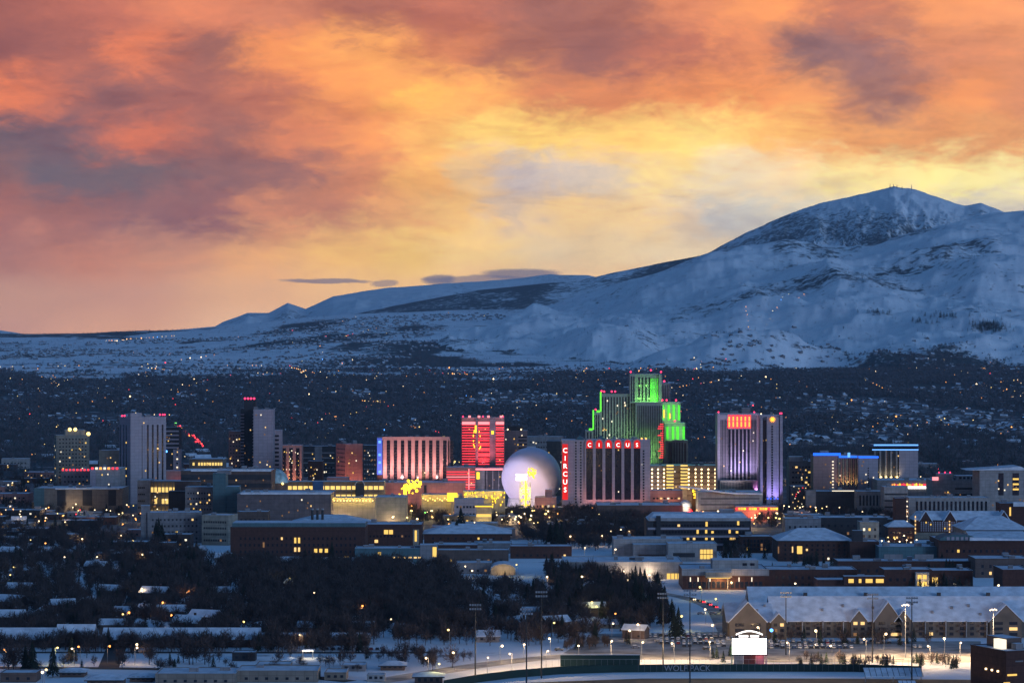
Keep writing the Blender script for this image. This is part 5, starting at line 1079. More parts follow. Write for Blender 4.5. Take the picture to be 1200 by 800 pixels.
# tall floodlight masts (unlit)
def mast(px, rt, rb, label, lit=False, heads=2, hw=2.6, Y=None, sz=1):
    Y = Y or gy(rb); h = H-(rt-400)*Y/F; t_ = thing('floodlight_mast', label, 'floodlight mast', (gx(px, Y), Y, 0))
    mb = MB(); mb.tube((0,0,0), (0,0,h), .36, .2, 8); mb.build('pole', 'black', t_)
    for k in range(heads):
        mb = MB(); z = h-.6-k*1.9; mb.box(-hw, hw, -.15, .15, z-.12, z+.12)
        mb.build('crossarm', 'black', t_)
        for i in range(5):
            mb = MB(); x = -hw+.3+i*(2*hw-.6)/4; mb.box(x-.42, x+.42, -.7, -.1, z-.3, z+.55); mb.build('floodlight', 'steel', t_)
    return t_
for a in ((617, 712, 830, 'unlit stadium light mast, left of the pair left of the green screen'), (634.5, 692, 794, 'unlit stadium light mast, right of the pair left of the green screen'),
          (777, 694, 778, 'thin unlit light mast behind the lettered outfield wall'), (808.5, 690, 830, 'unlit light mast rising in front of the lettered outfield wall'),
          (921, 693, 767, 'unlit light mast just right of the bright scoreboard'), (1022.5, 695, 776, 'unlit light mast before the long apartment roof, left of the pair'),
          (1068.5, 699, 800, 'tallest unlit light mast beside the striped bleacher roof'), (557, 707, 795, 'slim dark light mast by the golden lit road')): mast(*a)
for px, rt, lab in ((1061, 709, 'lit white floodlight mast over the snowy car park, left one'), (1164, 714.5, 'lit white floodlight mast by the corner brick building')):
    Y = 1405; h = H-(rt-400)*Y/F; t_ = thing('floodlight_mast', lab, 'floodlight mast', (gx(px, Y), Y, 0)); mb = MB(); mb.tube((0,0,0), (0,0,h), .22, .14, 6); mb.build('pole', 'steel', t_)
    mb = MB()
    for x, z in ((-1.5,0),(-.7,.4),(0,.1),(.7,.5),(1.5,.1)): mb.ball((x, 0, h+z), .36, 8, 5)
    mb.build('lamp_cluster', 'bulbw', t_); light('SPOT', (0, -1.2, h-1), 170000, (1, .66, .36), t_, .6, (0, -6, 0), 125, .5)

# roads, lots
sheet('car_park', [(gx(702,1500), 1520), (gx(868,1500), 1530), (gx(868,1395), 1395), (gx(740,1400), 1400), (gx(660, 1420), 1425)], .06, 'lot', 'ploughed car park beyond the green screen')
sheet('car_park', [(gx(885,1480), 1482), (gx(1150,1480), 1482), (gx(1150,1385), 1385), (gx(885,1385), 1385)], .06, 'lot', 'ploughed car park before the long apartment block')
proad('road', [(430, 800), (500, 789), (560, 779), (620, 772), (680, 766.5), (760, 763)], 15, 'lot', .09, 'lamp lit road running past the ball field')
proad('road', [(858, 752), (848, 735), (842, 722), (835, 712), (815, 703), (790, 697), (740, 690)], 9, 'lot', .10, 'curving campus drive with snowy edge')
proad('road', [(-40, 782), (120, 782), (300, 786), (430, 800)], 9, 'asphalt', .10, 'dark road along the bottom left lawn')
proad('road', [(-60, 764), (180, 764), (430, 764.5), (520, 764)], 7, 'asphalt', .12, 'dark road between the long roofs and the lawn')
proad('street', [(120, 800), (160, 700), (175, 640), (180, 600)], 10, 'asphalt', .08, 'dark street climbing through the woods to downtown')
sheet('downtown_streets', [(-520, 2240), (560, 2240), (640, 3150), (-640, 3150)], .05, mat('wet_street', (.11,.11,.12), .85, .6, .03), 'dark wet downtown streets with patches of snow')
# ------------------------------------------------------------------ bottom left: long roofs, sheds, lawn edge
gabled('long dark apartment row with a snowy roof behind the bottom left lawn', 'apartment building', 'apartment_building', gx(121, 1452), gx(302, 1452), 1452, 16, 4.6, 9.4, 'brick')
gabled('dark long building with snowy roof at the far left edge of the lawn', 'apartment building', 'apartment_building', gx(-40, 1452), gx(66, 1452), 1452, 16, 4.6, 9.4, 'brown')
t_, w = gabled('snowy roofed barn with a dull pink end wall behind the bottom left lawn', 'barn', 'barn', gx(67, 1455), gx(108, 1455), 1455, 13, 5, 11, 'brick')
mb = MB(); mb.face([(w+.05,0,0),(w+.05,13,0),(w+.05,13,5),(w+.05,6.5,10.6),(w+.05,0,5)]); mb.build('end_wall', 'pink', t_)
t_, w = gabled('dark row building behind the lit canopy left of the road', 'building', 'building', gx(306, 1462), gx(432, 1462), 1462, 12, 3.6, 6, 'dark')
SM = [('low warehouse with tan front wall and wide snowy roof at the bottom edge', 182,276,790,802,26,'tan'), ('small dark office with two lit windows at the end of the lawn', 272,299,765,774,9,'dark'),
 ('flat roofed tan shed near the bottom edge left of the pair of hip roofs', 380,406,788.5,796.5,16,'tan'), ('tiny container office with a row of black windows beside parked trucks', 430,451,791,798,7,'pale'),
 ('long tan warehouse reaching the bottom edge right of the low warehouse', 277,372,786.5,799,22,'tan'), ('low flat roof beside the snow bank left of the flat tan shed', 300,340,779,785,14,'tan'),
 ('small flat snowy roofed shed at the left bottom corner', 0,42,789,799,14,'brown'), ('pale flat shed with snow near the tiny container office', 400,428,780,786,14,'grey')]
for lab, p0, p1, r0, rb, dp, wl in SM:
    b = Bld('shed', lab, 'shed', p0, p1, r0, rb, dp, wall=wl, units=1 if p1-p0 > 60 else 0); b.win('f', max(3, int(b.w/5)), 1, 1.4, 1.2, z0=1.2, lit=.12 if 'lit' in lab else .0); b.done()
for lab, p0, p1, re_, rr, rb, dp in (('small hip roofed kiosk left of the lamp lit road', 446,474,779,775,785,12), ('hip roofed pavilion at the bottom edge by the lamp lit road', 486,518,792,788,801,12),
        ('hip roofed cottage left of the dark conifers at the bottom left', 70,98,787,781.5,793,12), ('hip roofed cottage in front of the dark conifers at the bottom edge', 102,142,796,789.5,806,16), ('hip roofed cottage right of the bottom left conifers', 152,178,793,788,799,12)):
    hip('cottage', lab, 'cottage', p0, p1, re_, rr, rb, dp, 'brown', wins=4, lit=.05).done()
Y = gy(771); t_ = thing('canopy', 'bright white lit canopy on posts beside snow heaps', 'canopy', (gx(360.5, Y), Y, 0)); mb = MB(); mb.slab([(-2.8,0),(2.8,0),(3.2,5),(-3.2,5)], 3.4, 4.2, 0, 1); mb.build('roof', ['white', 'roofsnow'], t_)
for x in (-2.4, 2.4):
    for y in (.5, 4.5): mb = MB(); mb.box(x-.12, x+.12, y-.12, y+.12, 0, 3.4); mb.build('post', 'steel', t_)
light('POINT', (0, -2, 4.6), 2200, (1, .85, .6), t_, .4)
# snow heaps
for px, r_, s in ((338, 772, 3), (347, 773, 2.4), (372, 772, 2.2), (330, 774, 2)):
    Y = gy(r_); mb = MB(); mb.ball((0,0,-.2), s, 10, 5, sz=.5, half=True); o = mb.build('snow_heap', 'snow', None, (gx(px, Y), Y, 0)); tag(o, 'ploughed snow heap beside the white lit canopy', 'snow heap', 'snow heaps by the canopy')

# ------------------------------------------------------------------ houses
def rect_hit(x, y, m=1.5, upto=None):
    for cx, cyy, hw, hd, c, s, h in FOOT:
        dx, dy = x-cx, y-cyy
        if abs(dx) > 80 and abs(dx) > hw+12: continue
        lx, ly = dx*c+dy*s, -dx*s+dy*c
        if abs(lx) < hw+m and abs(ly) < hd+m: return True
    return False
CLEAR = []       # (x, y, half width, length in front, chance)
def house_proto(k):
    r = random.Random(k); wd, dp, ev = ((12, 9, 3.4), (9, 12, 3.2), (14, 9, 5.6), (10, 8, 3))[k]; rd = ev+(2.6, 3.6, 2.8, 2.2)[k]
    FOOT_len = len(FOOT); t_, w = gabled('x', 'house', 'house', -wd/2, wd/2, 0, dp, ev, rd, ('grey', 'tan', 'brown', 'beige')[k], 'x' if k != 1 else 'y', .6); del FOOT[FOOT_len:]
    for x in (-w*.55, w*.5): link('window', wmesh(1.5, 1.2, 'glass', .08), t_, (x, 0, 1.1))
    mb = MB(); mb.box(-.5, .5, -.08, .02, 0, 2.1); mb.build('door', 'brown', t_)
    mb = MB(); mb.box(w*.3, w*.3+.9, dp*.55, dp*.55+.9, ev, rd+1.1, 0, 1); mb.build('chimney', ['brick', 'roofsnow'], t_)
    return t_
def copy_thing(root, loc, rz, label, group=None, sc=1):
    o = root.copy(); COL.objects.link(o); o.location = loc; o.rotation_euler = (0, 0, rz); o.scale = (sc, sc, sc); o['label'] = label
    if group: o['group'] = group
    for ch in root.children:
        if ch.type == 'LIGHT': continue
        c = ch.copy(); COL.objects.link(c); c.parent = o
    return o
HP = [house_proto(k) for k in range(4)]
HUSED = set()
HS = [(22,613),(40,657),(62,650),(85,652),(110,672),(75,718),(97,714),(126,702),(120,664),(178,706),(207,652),(232,650),(262,658),(344,692),(362,686),(431,716),(426,744),(470,742),(537,708),(546,724),(563,702),(528,732),(590,708),(606,714),(572,752),(622,726),(652,700),(697,722),(714,736),(690,694),(742,748),(160,724),(200,728),(236,735),(300,742),(360,745),(20,700),(8,716),(45,728),(130,742),(140,722),(10,735),(170,742),(392,722),(398,690),(455,690),(480,668),(502,672),(520,690),(620,692),(602,738),(655,740),(340,662),(30,672),(8,655),(60,690),(262,700),(300,710),(216,742),(676,740)]
r = random.Random(14); nh = 0
walln = ('grey house', 'gable fronted tan house', 'tall brown house', 'small beige house')
def zone_phrase(px, Y):
    row = 400+F*H/Y
    if row > 745: return 'near the bottom lawn' if px < 450 else 'beside the lamp lit road'
    if Y < 1900: return 'deep in the left woods' if px < 330 else ('in the middle woods' if px < 560 else 'in the woods left of the car park' if px < 800 else 'on the campus slope')
    if Y < 2300: return 'at the left below the lit arena' if px < 250 else ('in front of the brick university building' if px < 520 else ('below the white sphere' if px < 700 else 'among the campus halls'))
    if Y < 2950: return 'in the left downtown streets' if px < 300 else ('in the middle downtown streets' if px < 700 else 'in the right downtown streets')
    if Y < 5200: return 'beyond downtown on the ' + ('left' if px < 400 else 'middle' if px < 800 else 'right')
    return 'far across the valley on the ' + ('left' if px < 400 else 'middle' if px < 800 else 'right')
def put_house(x, Y, k, rz, z=0, sc=1, clear=True):
    global nh
    px = 600+F*x/Y; lab = 'snowy roofed '+walln[k]+' '+zone_phrase(px, Y); grp = 'houses '+zone_phrase(px, Y)
    if k in HUSED: copy_thing(HP[k], (x, Y, z), rz, lab, grp, sc)
    else: HUSED.add(k); o = HP[k]; o.location = (x, Y, z); o.rotation_euler = (0, 0, rz); o['label'] = lab; o['group'] = grp
    FOOT.append((x, Y+5, 7, 6, 1, 0, 5)); nh += 1
    if clear: CLEAR.append((x, Y, 6*sc, 50, .55))
for px, row in HS:
    Y = gy(row); x = gx(px, Y)
    if rect_hit(x, Y+5, 2): continue
    put_house(x, Y, r.randrange(4), r.uniform(-.5, .5), sc=r.uniform(.85, 1.15))
# ------------------------------------------------------------------ low downtown blocks
WL = ('tan', 'grey', 'brick', 'pale', 'brown', 'beige', 'dark', 'rose'); r = random.Random(31); nf_ = 0; tries = 0
while nf_ < 118 and tries < 4000:
    tries += 1
    z = r.choice((0, 0, 1, 2, 3, 3))
    px, Y = ((r.uniform(-10, 262), r.uniform(2020, 2880)), (r.uniform(440, 760), r.uniform(2240, 2440)), (r.uniform(880, 1200), r.uniform(2300, 2600)), (r.uniform(-10, 1210), r.uniform(2960, 3500)))[z]
    w_, d_, h_ = r.uniform(16, 44), r.uniform(14, 30), r.choice((4, 4.5, 5, 6, 7, 9)) + (r.choice((0, 3)) if z == 3 else 0)
    x = gx(px, Y)
    if z == 1 and 600 < px < 760: h_ = 4
    if any(rect_hit(x+a*w_/2, Y+c*d_, 3) for a in (-1, 0, 1) for c in (0, .5, 1)): continue
    hwp = w_/2*F/Y; wl = r.choice(WL)
    lab = 'low %s walled block with a flat snowy roof %s' % ({'rose': 'rose', 'pale': 'pale', 'dark': 'dark', 'brick': 'brick'}.get(wl, wl), zone_phrase(px, Y))
    b = Bld('low_building', lab, 'building', px-hwp, px+hwp, 0, 0, d_, r.uniform(-8, 8), wall=wl, Y=Y, h=h_, group='low blocks '+zone_phrase(px, Y), units=r.randrange(3))
    b.win('f', int(w_/4.5), 1 if h_ < 7 else 2, 1.7, 1.4, z0=1.2, lit=.30 if z in (0, 2) else .22); b.done(); nf_ += 1
    if r.random() < .35:
        light('POINT', (r.uniform(-w_/3, w_/3), -3, 3.5), 1500, (1, .68, .32), b.root, .4)
        mb = MB(); mb.ball((0, 0, 0), .45, 6, 4); mb.build('wall_lamp', 'bulbw', b.root, (0, -.5, 3.4))
# ------------------------------------------------------------------ street lamps
PC_ = {}
def lamp_meshes(c, s, h):
    k = (c, s, h)
    if k not in PC_:
        mb = MB(); mb.tube((0,0,0), (0,0,h), .12, .08, 5); mb.tube((0,0,h-.1), (1.1,0,h+.1), .07, .05, 4); a = mb.mesh('pole', 'steel')
        mb = MB(); mb.ball((1.1, 0, h-.15), .42*(s if (s < 1.6 and h != 9.5) or h == 9 else (1.6+(s-1.6)*.45)*(.76 if h < 9 or h == 9.5 else 1)), 8, 5, sz=.85); PC_[k] = (a, mb.mesh('lamp_head', c))
    return PC_[k]
CN = {'w': ('bulbw', (1, .66, .34), 'white'), 'y': ('bulby', (1, .85, .25), 'yellow'), 'o': ('bulbo', (1, .5, .18), 'orange'), 'r': ('bulbr', (1, .1, .1), 'red'), 'g': ('bulbg', (.3, 1, .2), 'green'), 'b': ('bulbb', (.2, .4, 1), 'blue')}
nl = 0
def lamp(px, row, c='w', s=1.3, p=0, h=8.5, Y=None, z=0, lab=None):
    global nl
    m, col, nm = CN[c]; Y = Y or F*(H-h-z)/(row-400); x = gx(px, Y); rz = random.uniform(0, 6.28)
    sz = 'big bright' if s >= 2.4 else ('bright' if s >= 1.7 else 'small')
    row_ = 400+F*H/Y
    t_ = thing('street_lamp', (lab or '%s %s street lamp %s' % (sz, nm, zone_phrase(px, Y))), 'street lamp', (x, Y, z), rz, 'street lamps '+zone_phrase(px, Y))
    a, b_ = lamp_meshes(m, s, h); link('pole', a, t_); link('lamp_head', b_, t_)
    if p: light('POINT', (1.1, 0, h-.9), p, col, t_, .4)
    if Y < 3000: CLEAR.append((x, Y, 2.6, 95, 1)); 
    nl += 1
LP = '''97 631 w 2.6 1; 52 636 o 1.5; 77 652 w 1.6; 112 652 w 1.7 1; 169 649 w 3.2 1; 157 633 y 1.3; 34 632 y 1.3; 18 664 y 1.7 1; 10 673 y 1.2; 168 689 w 2 1; 219 692 o 1.8 1; 149 717 o 3 1; 146 719 y 2; 190 705 o 2.6 1; 199 720 o 1.9 1; 285 728 y 1.4; 7 760 o 1.6 1;
65 758 y 2 1; 87 759 w 1.6 1; 94 757 o 1.6; 126 756 o 1.6 1; 158 758 w 2 1; 159 754 w 1.5; 50 787 w 2.8 1; 52 784 y 2.2; 338 677 y 1.7 1; 369 694 w 1.3; 424 709 o 2.6 1; 457 725 w 1.2; 354 743 w 1.9 1; 527 737 y 1.5; 533 764 w 2.3 1; 502 770 w 1.9 1; 512 777 y 1.7 1; 586 756 w 2.6 1; 571 770 w 1.2;
642 675 w 2.6 1; 607 661 y 1.9 1; 546 663 w 1.8 1; 555 668 w 1.5; 684 675 w 2.9 1; 669 628 w 3 1; 685 641 w 1.6 1; 706 627 w 2 1; 716 622 w 1.4; 729 620 w 1.5; 739 622 w 1.9 1; 720 643 w 2.7 1; 731 669 w 2.5 1; 736 679 w 2.5 1; 759 673 w 2.2 1; 692 705 y 2.2 1; 701 710 y 2.5 1; 721 718 o 1.6; 717 730 w 1.3; 750 731 w 2.6 1;
647 729 y 1.9; 645 747 w 2 1; 614 754 w 1.8 1; 740 738 w 1.4; 797 721 y 2.7 1; 836 732 w 2.9 1; 827 713 w 1.5 1; 890 734 w 2.1 1; 822 687 y 2.6 1; 841 701 y 2.4 1; 925 671 w 1.5; 962 693 w 2.7 1; 934 683 w 2.2 1; 957 738 w 3.4 1; 1036 742 w 2.9 1; 1107 747 w 3 1; 1135 725 w 1.7; 1168 685 w 2.7 1; 1079 677 w 2; 1140 670 w 1.2; 975 624 w 1.3;
1034 633 w 2.2 1; 1039 629 y 1.8; 1043 634 w 2.3 1; 1048 631 y 1.7; 1053 634 w 2.1 1; 1058 627 w 2.1 1; 1062 632 w 2 1; 1073 632 w 2.3 1; 1097 632 w 2.5 1; 1016 631 w 1.5; 1021 621 y 1.6;
8 545 w 1.6; 3 602 o 1.4; 31 551 y 1.7; 14 565 w 1.8 1; 30 574 o 2 1; 75 562 o 2.5 1; 60 562 y 2.4 1; 95 597 r 1.8; 90 602 r 1.7; 88 590 w 2.2 1; 84 594 w 2 1; 110 597 w 1.6; 124 597 w 2.1 1; 129 598 w 1.6; 139 602 w 1.8; 75 604 o 2.2 1; 55 606 w 2.3 1; 23 602 w 1.9 1; 14 596 o 2.2 1; 160 607 o 1.9 1; 143 627 w 1.7 1; 150 591 w 2.6 1; 155 592 y 1.7; 163 590 y 1.8; 170 590 w 2.3 1; 176 591 w 1.6; 186 592 g 1.5; 183 596 w 1.2; 208 587 y 2.9 1; 226 588 o 1.6;
443 596 w 2.4 1; 456 597 w 2.1 1; 472 597 w 2.5 1; 484 598 w 1.8; 497 600 g 2.4; 506 598 w 2; 430 598 w 1.8; 420 597 w 1.6; 560 603 w 2.3 1; 571 604 w 2.6 1; 583 603 w 2.4; 603 605 w 2.9 1; 606 611 w 1.5; 596 604 w 1.7; 548 602 y 2.1; 352 601 w 1.7 1; 366 598 w 1.7; 388 600 w 1.5; 372 599 w 1.5;
702 591 r 1.8; 716 592 w 1.2; 727 593 w 1.2; 780 597 w 1.9 1; 790 598 w 1.7; 798 598 w 1.5; 815 597 o 1.9 1; 823 596 w 1.9; 830 600 y 2 1; 842 598 w 1.6; 855 599 w 2 1; 870 602 w 1.5; 885 603 w 1.4; 918 592 w 1.7 1; 924 593 w 2.2 1; 930 595 y 2.1; 936 594 w 2.2 1; 942 593 w 1.8; 952 590 y 1.9; 957 594 w 2.3 1; 962 595 y 2; 970 593 w 1.7; 926 586 r 2.2; 941 587 r 1.7; 984 594 w 1.8; 1006 571 g 2.4; 1100 545 o 2.3; 1099 549 r 1.8; 1141 553 o 2.8; 1170 544 o 1.7; 1162 579 w 1.7; 1066 585 y 1.9; 1068 598 w 1.6; 880 606 w 2; 882 613 y 1.9; 1078 558 w 1.9; 858 540 y 1.7;
716 577 w 1.4; 734 579 w 1.3; 776 537 g 2.4; 808 537 g 2.3; 816 536 y 2.6; 823 525 o 2.4; 681 495 o 2.2; 687 497 o 1.6; 485 499 o 2.2; 489 501 o 1.8; 533 524 o 1.9; 534 540 y 3.2 1; 531 541 y 2.6; 537 541 y 2.6'''
for it in LP.replace('\n', ' ').split(';'):
    q = it.split()
    if not q: continue
    px, row = float(q[0]), float(q[1]); lamp(px, row, q[2], float(q[3]), (2600 if row > 725 and px > 480 else 1300) if len(q) > 4 else 0)
for i in range(85):      # amber lamps along the downtown streets
    q = random.Random(400+i); px = q.choice((q.uniform(0, 270), q.uniform(400, 640), q.uniform(620, 1190))); Y = q.uniform(2300, 2560)
    if rect_hit(gx(px, Y), Y, 1): continue
    lamp(px, 400+F*(H-8.5)/Y, q.choice('wwyoo'), q.uniform(1.0, 2.0), 1500 if i % 2 else 0)
for px, row in ((716, 750), (752, 752), (790, 753), (832, 751), (925, 752), (975, 756), (1015, 748), (1090, 756), (1125, 752), (640, 762), (600, 765), (678, 756)): lamp(px, row, 'w', 1.7, 26000, 9.5)  # lamps added to light the car parks and road warmly
for i in range(64):      # the brightly lit strip at the foot of the casinos
    q = random.Random(900+i); px = q.choice((q.uniform(345, 645), q.uniform(345, 645), q.uniform(770, 960))); Y = q.uniform(2350, 2480)
    if rect_hit(gx(px, Y), Y, .8): continue
    lamp(px, 400+F*(H-9.2)/Y, q.choice('wyyw'), q.uniform(1.6, 2.8), 6000 if i % 2 else 0, 9.2)
n_extra = 0; q = random.Random(77)
while n_extra < 78 and nl < 290:      # small lamps on campus walks and neighbourhood streets
    px = q.uniform(5, 1195); Y = q.uniform(1560, 2280) if px > 560 else q.uniform(1500, 2250)
    if rect_hit(gx(px, Y), Y, .8): continue
    n_extra += 1; lamp(px, 400+F*(H-8.5)/Y, q.choice('wwyoo'), q.uniform(.9, 1.6), 1600 if n_extra % 3 == 0 else 0)
# far left boulevard lamps stand in for tail lights and signals; then scattered far lights
r = random.Random(77)
for i in range(26):
    t = i/25; px, row = 203+t*36+r.uniform(-2, 2), 496+t*25+r.uniform(-2, 2)
    lamp(px, row, 'g' if i < 3 else r.choice('rrro'), r.uniform(2.2, 3.6)*(1+.5*(i > 15)), 0, 9)
for px, row, c, s in ((8,468,'y',5),(4,472,'y',4),(2,479,'o',5),(10,466,'y',4),(1,475,'o',4),(20,466,'r',2.5),(28,466,'r',2.5),(34,466,'r',2.2),(68,498,'y',3.4),(66,500,'y',3),(100,456,'w',3),(486,501,'o',3),(491,500,'y',3),(482,499,'o',3),(510,505,'r',2.6),(514,506,'r',2.2),(520,511,'y',3),(194,469,'w',4),(219,480,'w',3),(361,465,'o',4),(381,462,'r',4),(353,451,'r',3),(653,456,'o',4),(1021,439,'o',6),(1022,443,'o',6),(1038,447,'w',4),(1049,445,'w',4),(1055,450,'w',3.6),(941,459,'w',4),(942,465,'r',4),(988,459,'w',4),(1021,476,'w',4),(1043,475,'w',3),(1197,473,'r',5),(1137,469,'w',3),(1159,477,'o',3),(1186,500,'o',3),(977,485,'y',2.6),(1107,490,'y',3),(908,448,'w',3),(855,451,'w',4),(853,461,'r',3),(868,455,'w',3)):
    lamp(px, row, c, s*1.0, 0, 9)
# ------------------------------------------------------------------ cars
def car_proto(col, name):
    t_ = thing('parked_car', 'x', 'car', (0, 0, 0), 0, 'x')
    m = mat('car_paint_'+name, col, .35, .02, spec=.5)
    mb = MB(); mb.prism([(-2.25,.35),(2.2,.35),(2.28,.75),(1.35,.98),(-2.1,1.02),(-2.3,.7)], -.9, .9); mb.build('body', m, t_)
    mb = MB(); mb.prism([(-2.0,1.0),(1.0,.99),(.35,1.42),(-1.5,1.44)], -.8, .8); mb.build('cabin', 'glass', t_)
    mb = MB(); mb.prism([(-1.6,1.44),(.4,1.42),(.2,1.56),(-1.4,1.6)], -.78, .78); mb.prism([(1.15,.99),(2.15,.8),(2.05,.92),(1.2,1.1)], -.8, .8); mb.build('snow_cap', 'snow', t_)
    for x in (-1.4, 1.4):
        for y in (-.82, .82): mb = MB(); mb.tube((x, y-.1, .33), (x, y+.1, .33), .33, .33, 8); mb.build('wheel', 'tyre', t_)
    return t_
CP = [car_proto(c, n) for c, n in (((.35,.35,.36),'silver'), ((.02,.02,.025),'black'), ((.5,.5,.5),'white'), ((.18,.02,.02),'red'), ((.03,.05,.12),'blue'))]
cn = ('silver', 'black', 'white', 'dark red', 'blue'); cused = set(); nc_ = 0
def put_car(x, Y, rz, where, grp):
    global nc_
    k = r.choices(range(5), (3, 4, 3, 1, 1.5))[0]; lab = 'snow capped %s car %s' % (cn[k], where)
    if k in cused: copy_thing(CP[k], (x, Y, .1), rz, lab, grp)
    else: cused.add(k); o = CP[k]; o.location = (x, Y, .1); o.rotation_euler = (0, 0, rz); o['label'] = lab; o['group'] = grp
    nc_ += 1
for row_y in (1508, 1502, 1488, 1474, 1468, 1455):
    xa, xb = gx(742 if row_y > 1495 else 775, row_y), gx(851 if row_y > 1495 else 853, row_y); x = xa
    while x < xb:
        if r.random() < (.8 if row_y > 1460 else .45): put_car(x, row_y+r.uniform(-.4, .4), math.pi/2+r.uniform(-.05, .05), 'in the car park left of the scoreboard', 'cars parked left of the scoreboard')
        x += 2.9
for x, Y, rz in ((gx(655, 1436), 1436, .2), (gx(772, 1478), 1478, 0), (gx(828, 1440), 1440, .1), (gx(745, 1448), 1448, .2)): put_car(x, Y, rz, 'standing alone in the lane left of the scoreboard', 'lone cars left of the scoreboard')
for row_y in (1478, 1470, 1455, 1447):
    x = gx(897, row_y)
    while x < gx(1000 if row_y < 1460 else 1060, row_y):
        if r.random() < .78: put_car(x, row_y+r.uniform(-.4, .4), math.pi/2+r.uniform(-.05, .05), 'in the car park before the long apartment block', 'cars parked before the apartments')
        x += 2.9
for x, Y in ((gx(1072, 1450), 1450), (gx(1078, 1450), 1450)): put_car(x, Y, 1.5, 'alone on the lit empty end of the car park', 'cars on the lit empty car park')
for i in range(14): put_car(gx(1135+i*5.4, 1640), 1640, 1.57, 'in the row behind the long apartment roof', 'cars behind the apartments')
for i in range(6): put_car(gx(300, 1330)+i*3.1, 1338, 1.57, 'beside the bottom warehouses', 'cars at the warehouses')
for i in range(10): put_car(gx(374, 1430)+i*3.2, 1440, 1.57, 'in the dark row right of the lit canopy', 'cars right of the canopy')
for i in range(5): put_car(gx(822, 1620)+i*7, 1625+i*1.5, -.2, 'on the curving campus drive', 'cars on the campus drive')
for k, (px, row) in enumerate(((823, 706), (831, 709), (838, 712), (846, 716), (812, 703), (820, 705))):
    mb = MB(); mb.prism([(-2.25,.35),(2.2,.35),(2.28,.75),(1.35,.98),(.5,1.4),(-1.6,1.42),(-2.1,1.02),(-2.3,.7)], -.9, .9); Y = gy(row)
    t_ = thing('moving_car', 'dark car with its %s lights on, on the curving campus drive' % ('red tail' if k < 4 else 'white head'), 'car', (gx(px, Y), Y, .1), 1.9+(0 if k < 4 else math.pi), 'lit cars on the campus drive'); mb.build('body', 'black', t_)
    for y in (-.6, .6): mb = MB(); mb.ball((-2.4 if k < 4 else 2.4, y, .7), .38, 6, 4); mb.build('tail_light' if k < 4 else 'headlight', 'bulbr' if k < 4 else 'bulbw', t_)
for k in range(5):
    if k not in cused: put_car(0, 0, 0, '', '') 
# tree templates ------------------------------------------------------
def t_bare(seed, n, wid=.020, ln=(.10, .24)):
    q = np.random.default_rng(seed); V = []; Fc = []
    cz = .60; rx = .36; rz = .40
    P = q.normal(size=(n, 3)); P /= np.linalg.norm(P, axis=1)[:, None]; rad = q.random(n)**.45
    lob = 1+.22*np.sin(P[:, 0]*4+seed)+.18*np.cos(P[:, 1]*5+seed*2)
    P = P*rad[:, None]*lob[:, None]*np.array([rx, rx, rz])+np.array([0, 0, cz])
    D = P-np.array([0, 0, .25]); D /= np.linalg.norm(D, axis=1)[:, None]; D += q.normal(size=(n, 3))*.35
    D /= np.linalg.norm(D, axis=1)[:, None]; Sd = np.cross(D, q.normal(size=(n, 3))); Sd /= np.linalg.norm(Sd, axis=1)[:, None]
    Ln = q.uniform(*ln, n)[:, None]; w = wid*q.uniform(.6, 1.5, n)[:, None]
    V = np.concatenate([P-Sd*w-D*Ln*.5, P+Sd*w-D*Ln*.5, P+D*Ln*.6]); i = np.arange(n); return V, np.stack([i, i+n, i+2*n], 1)
def t_trunk(seed, limbs=5, r=.022, top=.55):
    q = random.Random(seed); mb = MB(); mb.tube((0,0,-.03), (0,0,top*.55), r, r*.7, 5); mb.tube((0,0,top*.55), (q.uniform(-.03,.03), q.uniform(-.03,.03), top*1.3), r*.7, r*.15, 5)
    for i in range(limbs):
        a = 6.28*i/limbs+q.random(); z = top*q.uniform(.45, .8); mb.tube((0,0,z), (.26*math.cos(a), .26*math.sin(a), z+q.uniform(.2, .34)), r*.5, r*.1, 4)
    V = np.array(mb.v); Fc = []
    for f in mb.f:
        for k in range(1, len(f)-1): Fc.append((f[0], f[k], f[k+1]))
    return V, np.array(Fc)
def t_fir(seed, tiers, per, w=.19):
    q = np.random.default_rng(seed); V = []; Fc = []
    for j in range(tiers):
        z = .10+.88*j/tiers; rr = w*(1-(j/tiers)**1.15)*q.uniform(.85, 1.1)+.012
        for i in range(per):
            a = 6.283*(i+q.random())/per; r2 = rr*q.uniform(.65, 1.2); b = len(V); da = 3.3/per*.62
            V += [(0.0, 0.0, z+.085+.02*q.random()), (r2*math.cos(a-da), r2*math.sin(a-da), z-.02*q.random()), (r2*1.1*math.cos(a), r2*1.1*math.sin(a), z-.035-.03*q.random()), (r2*math.cos(a+da), r2*math.sin(a+da), z-.02*q.random())]
            Fc += [(b, b+1, b+2), (b, b+2, b+3)]
    return np.array(V), np.array(Fc)
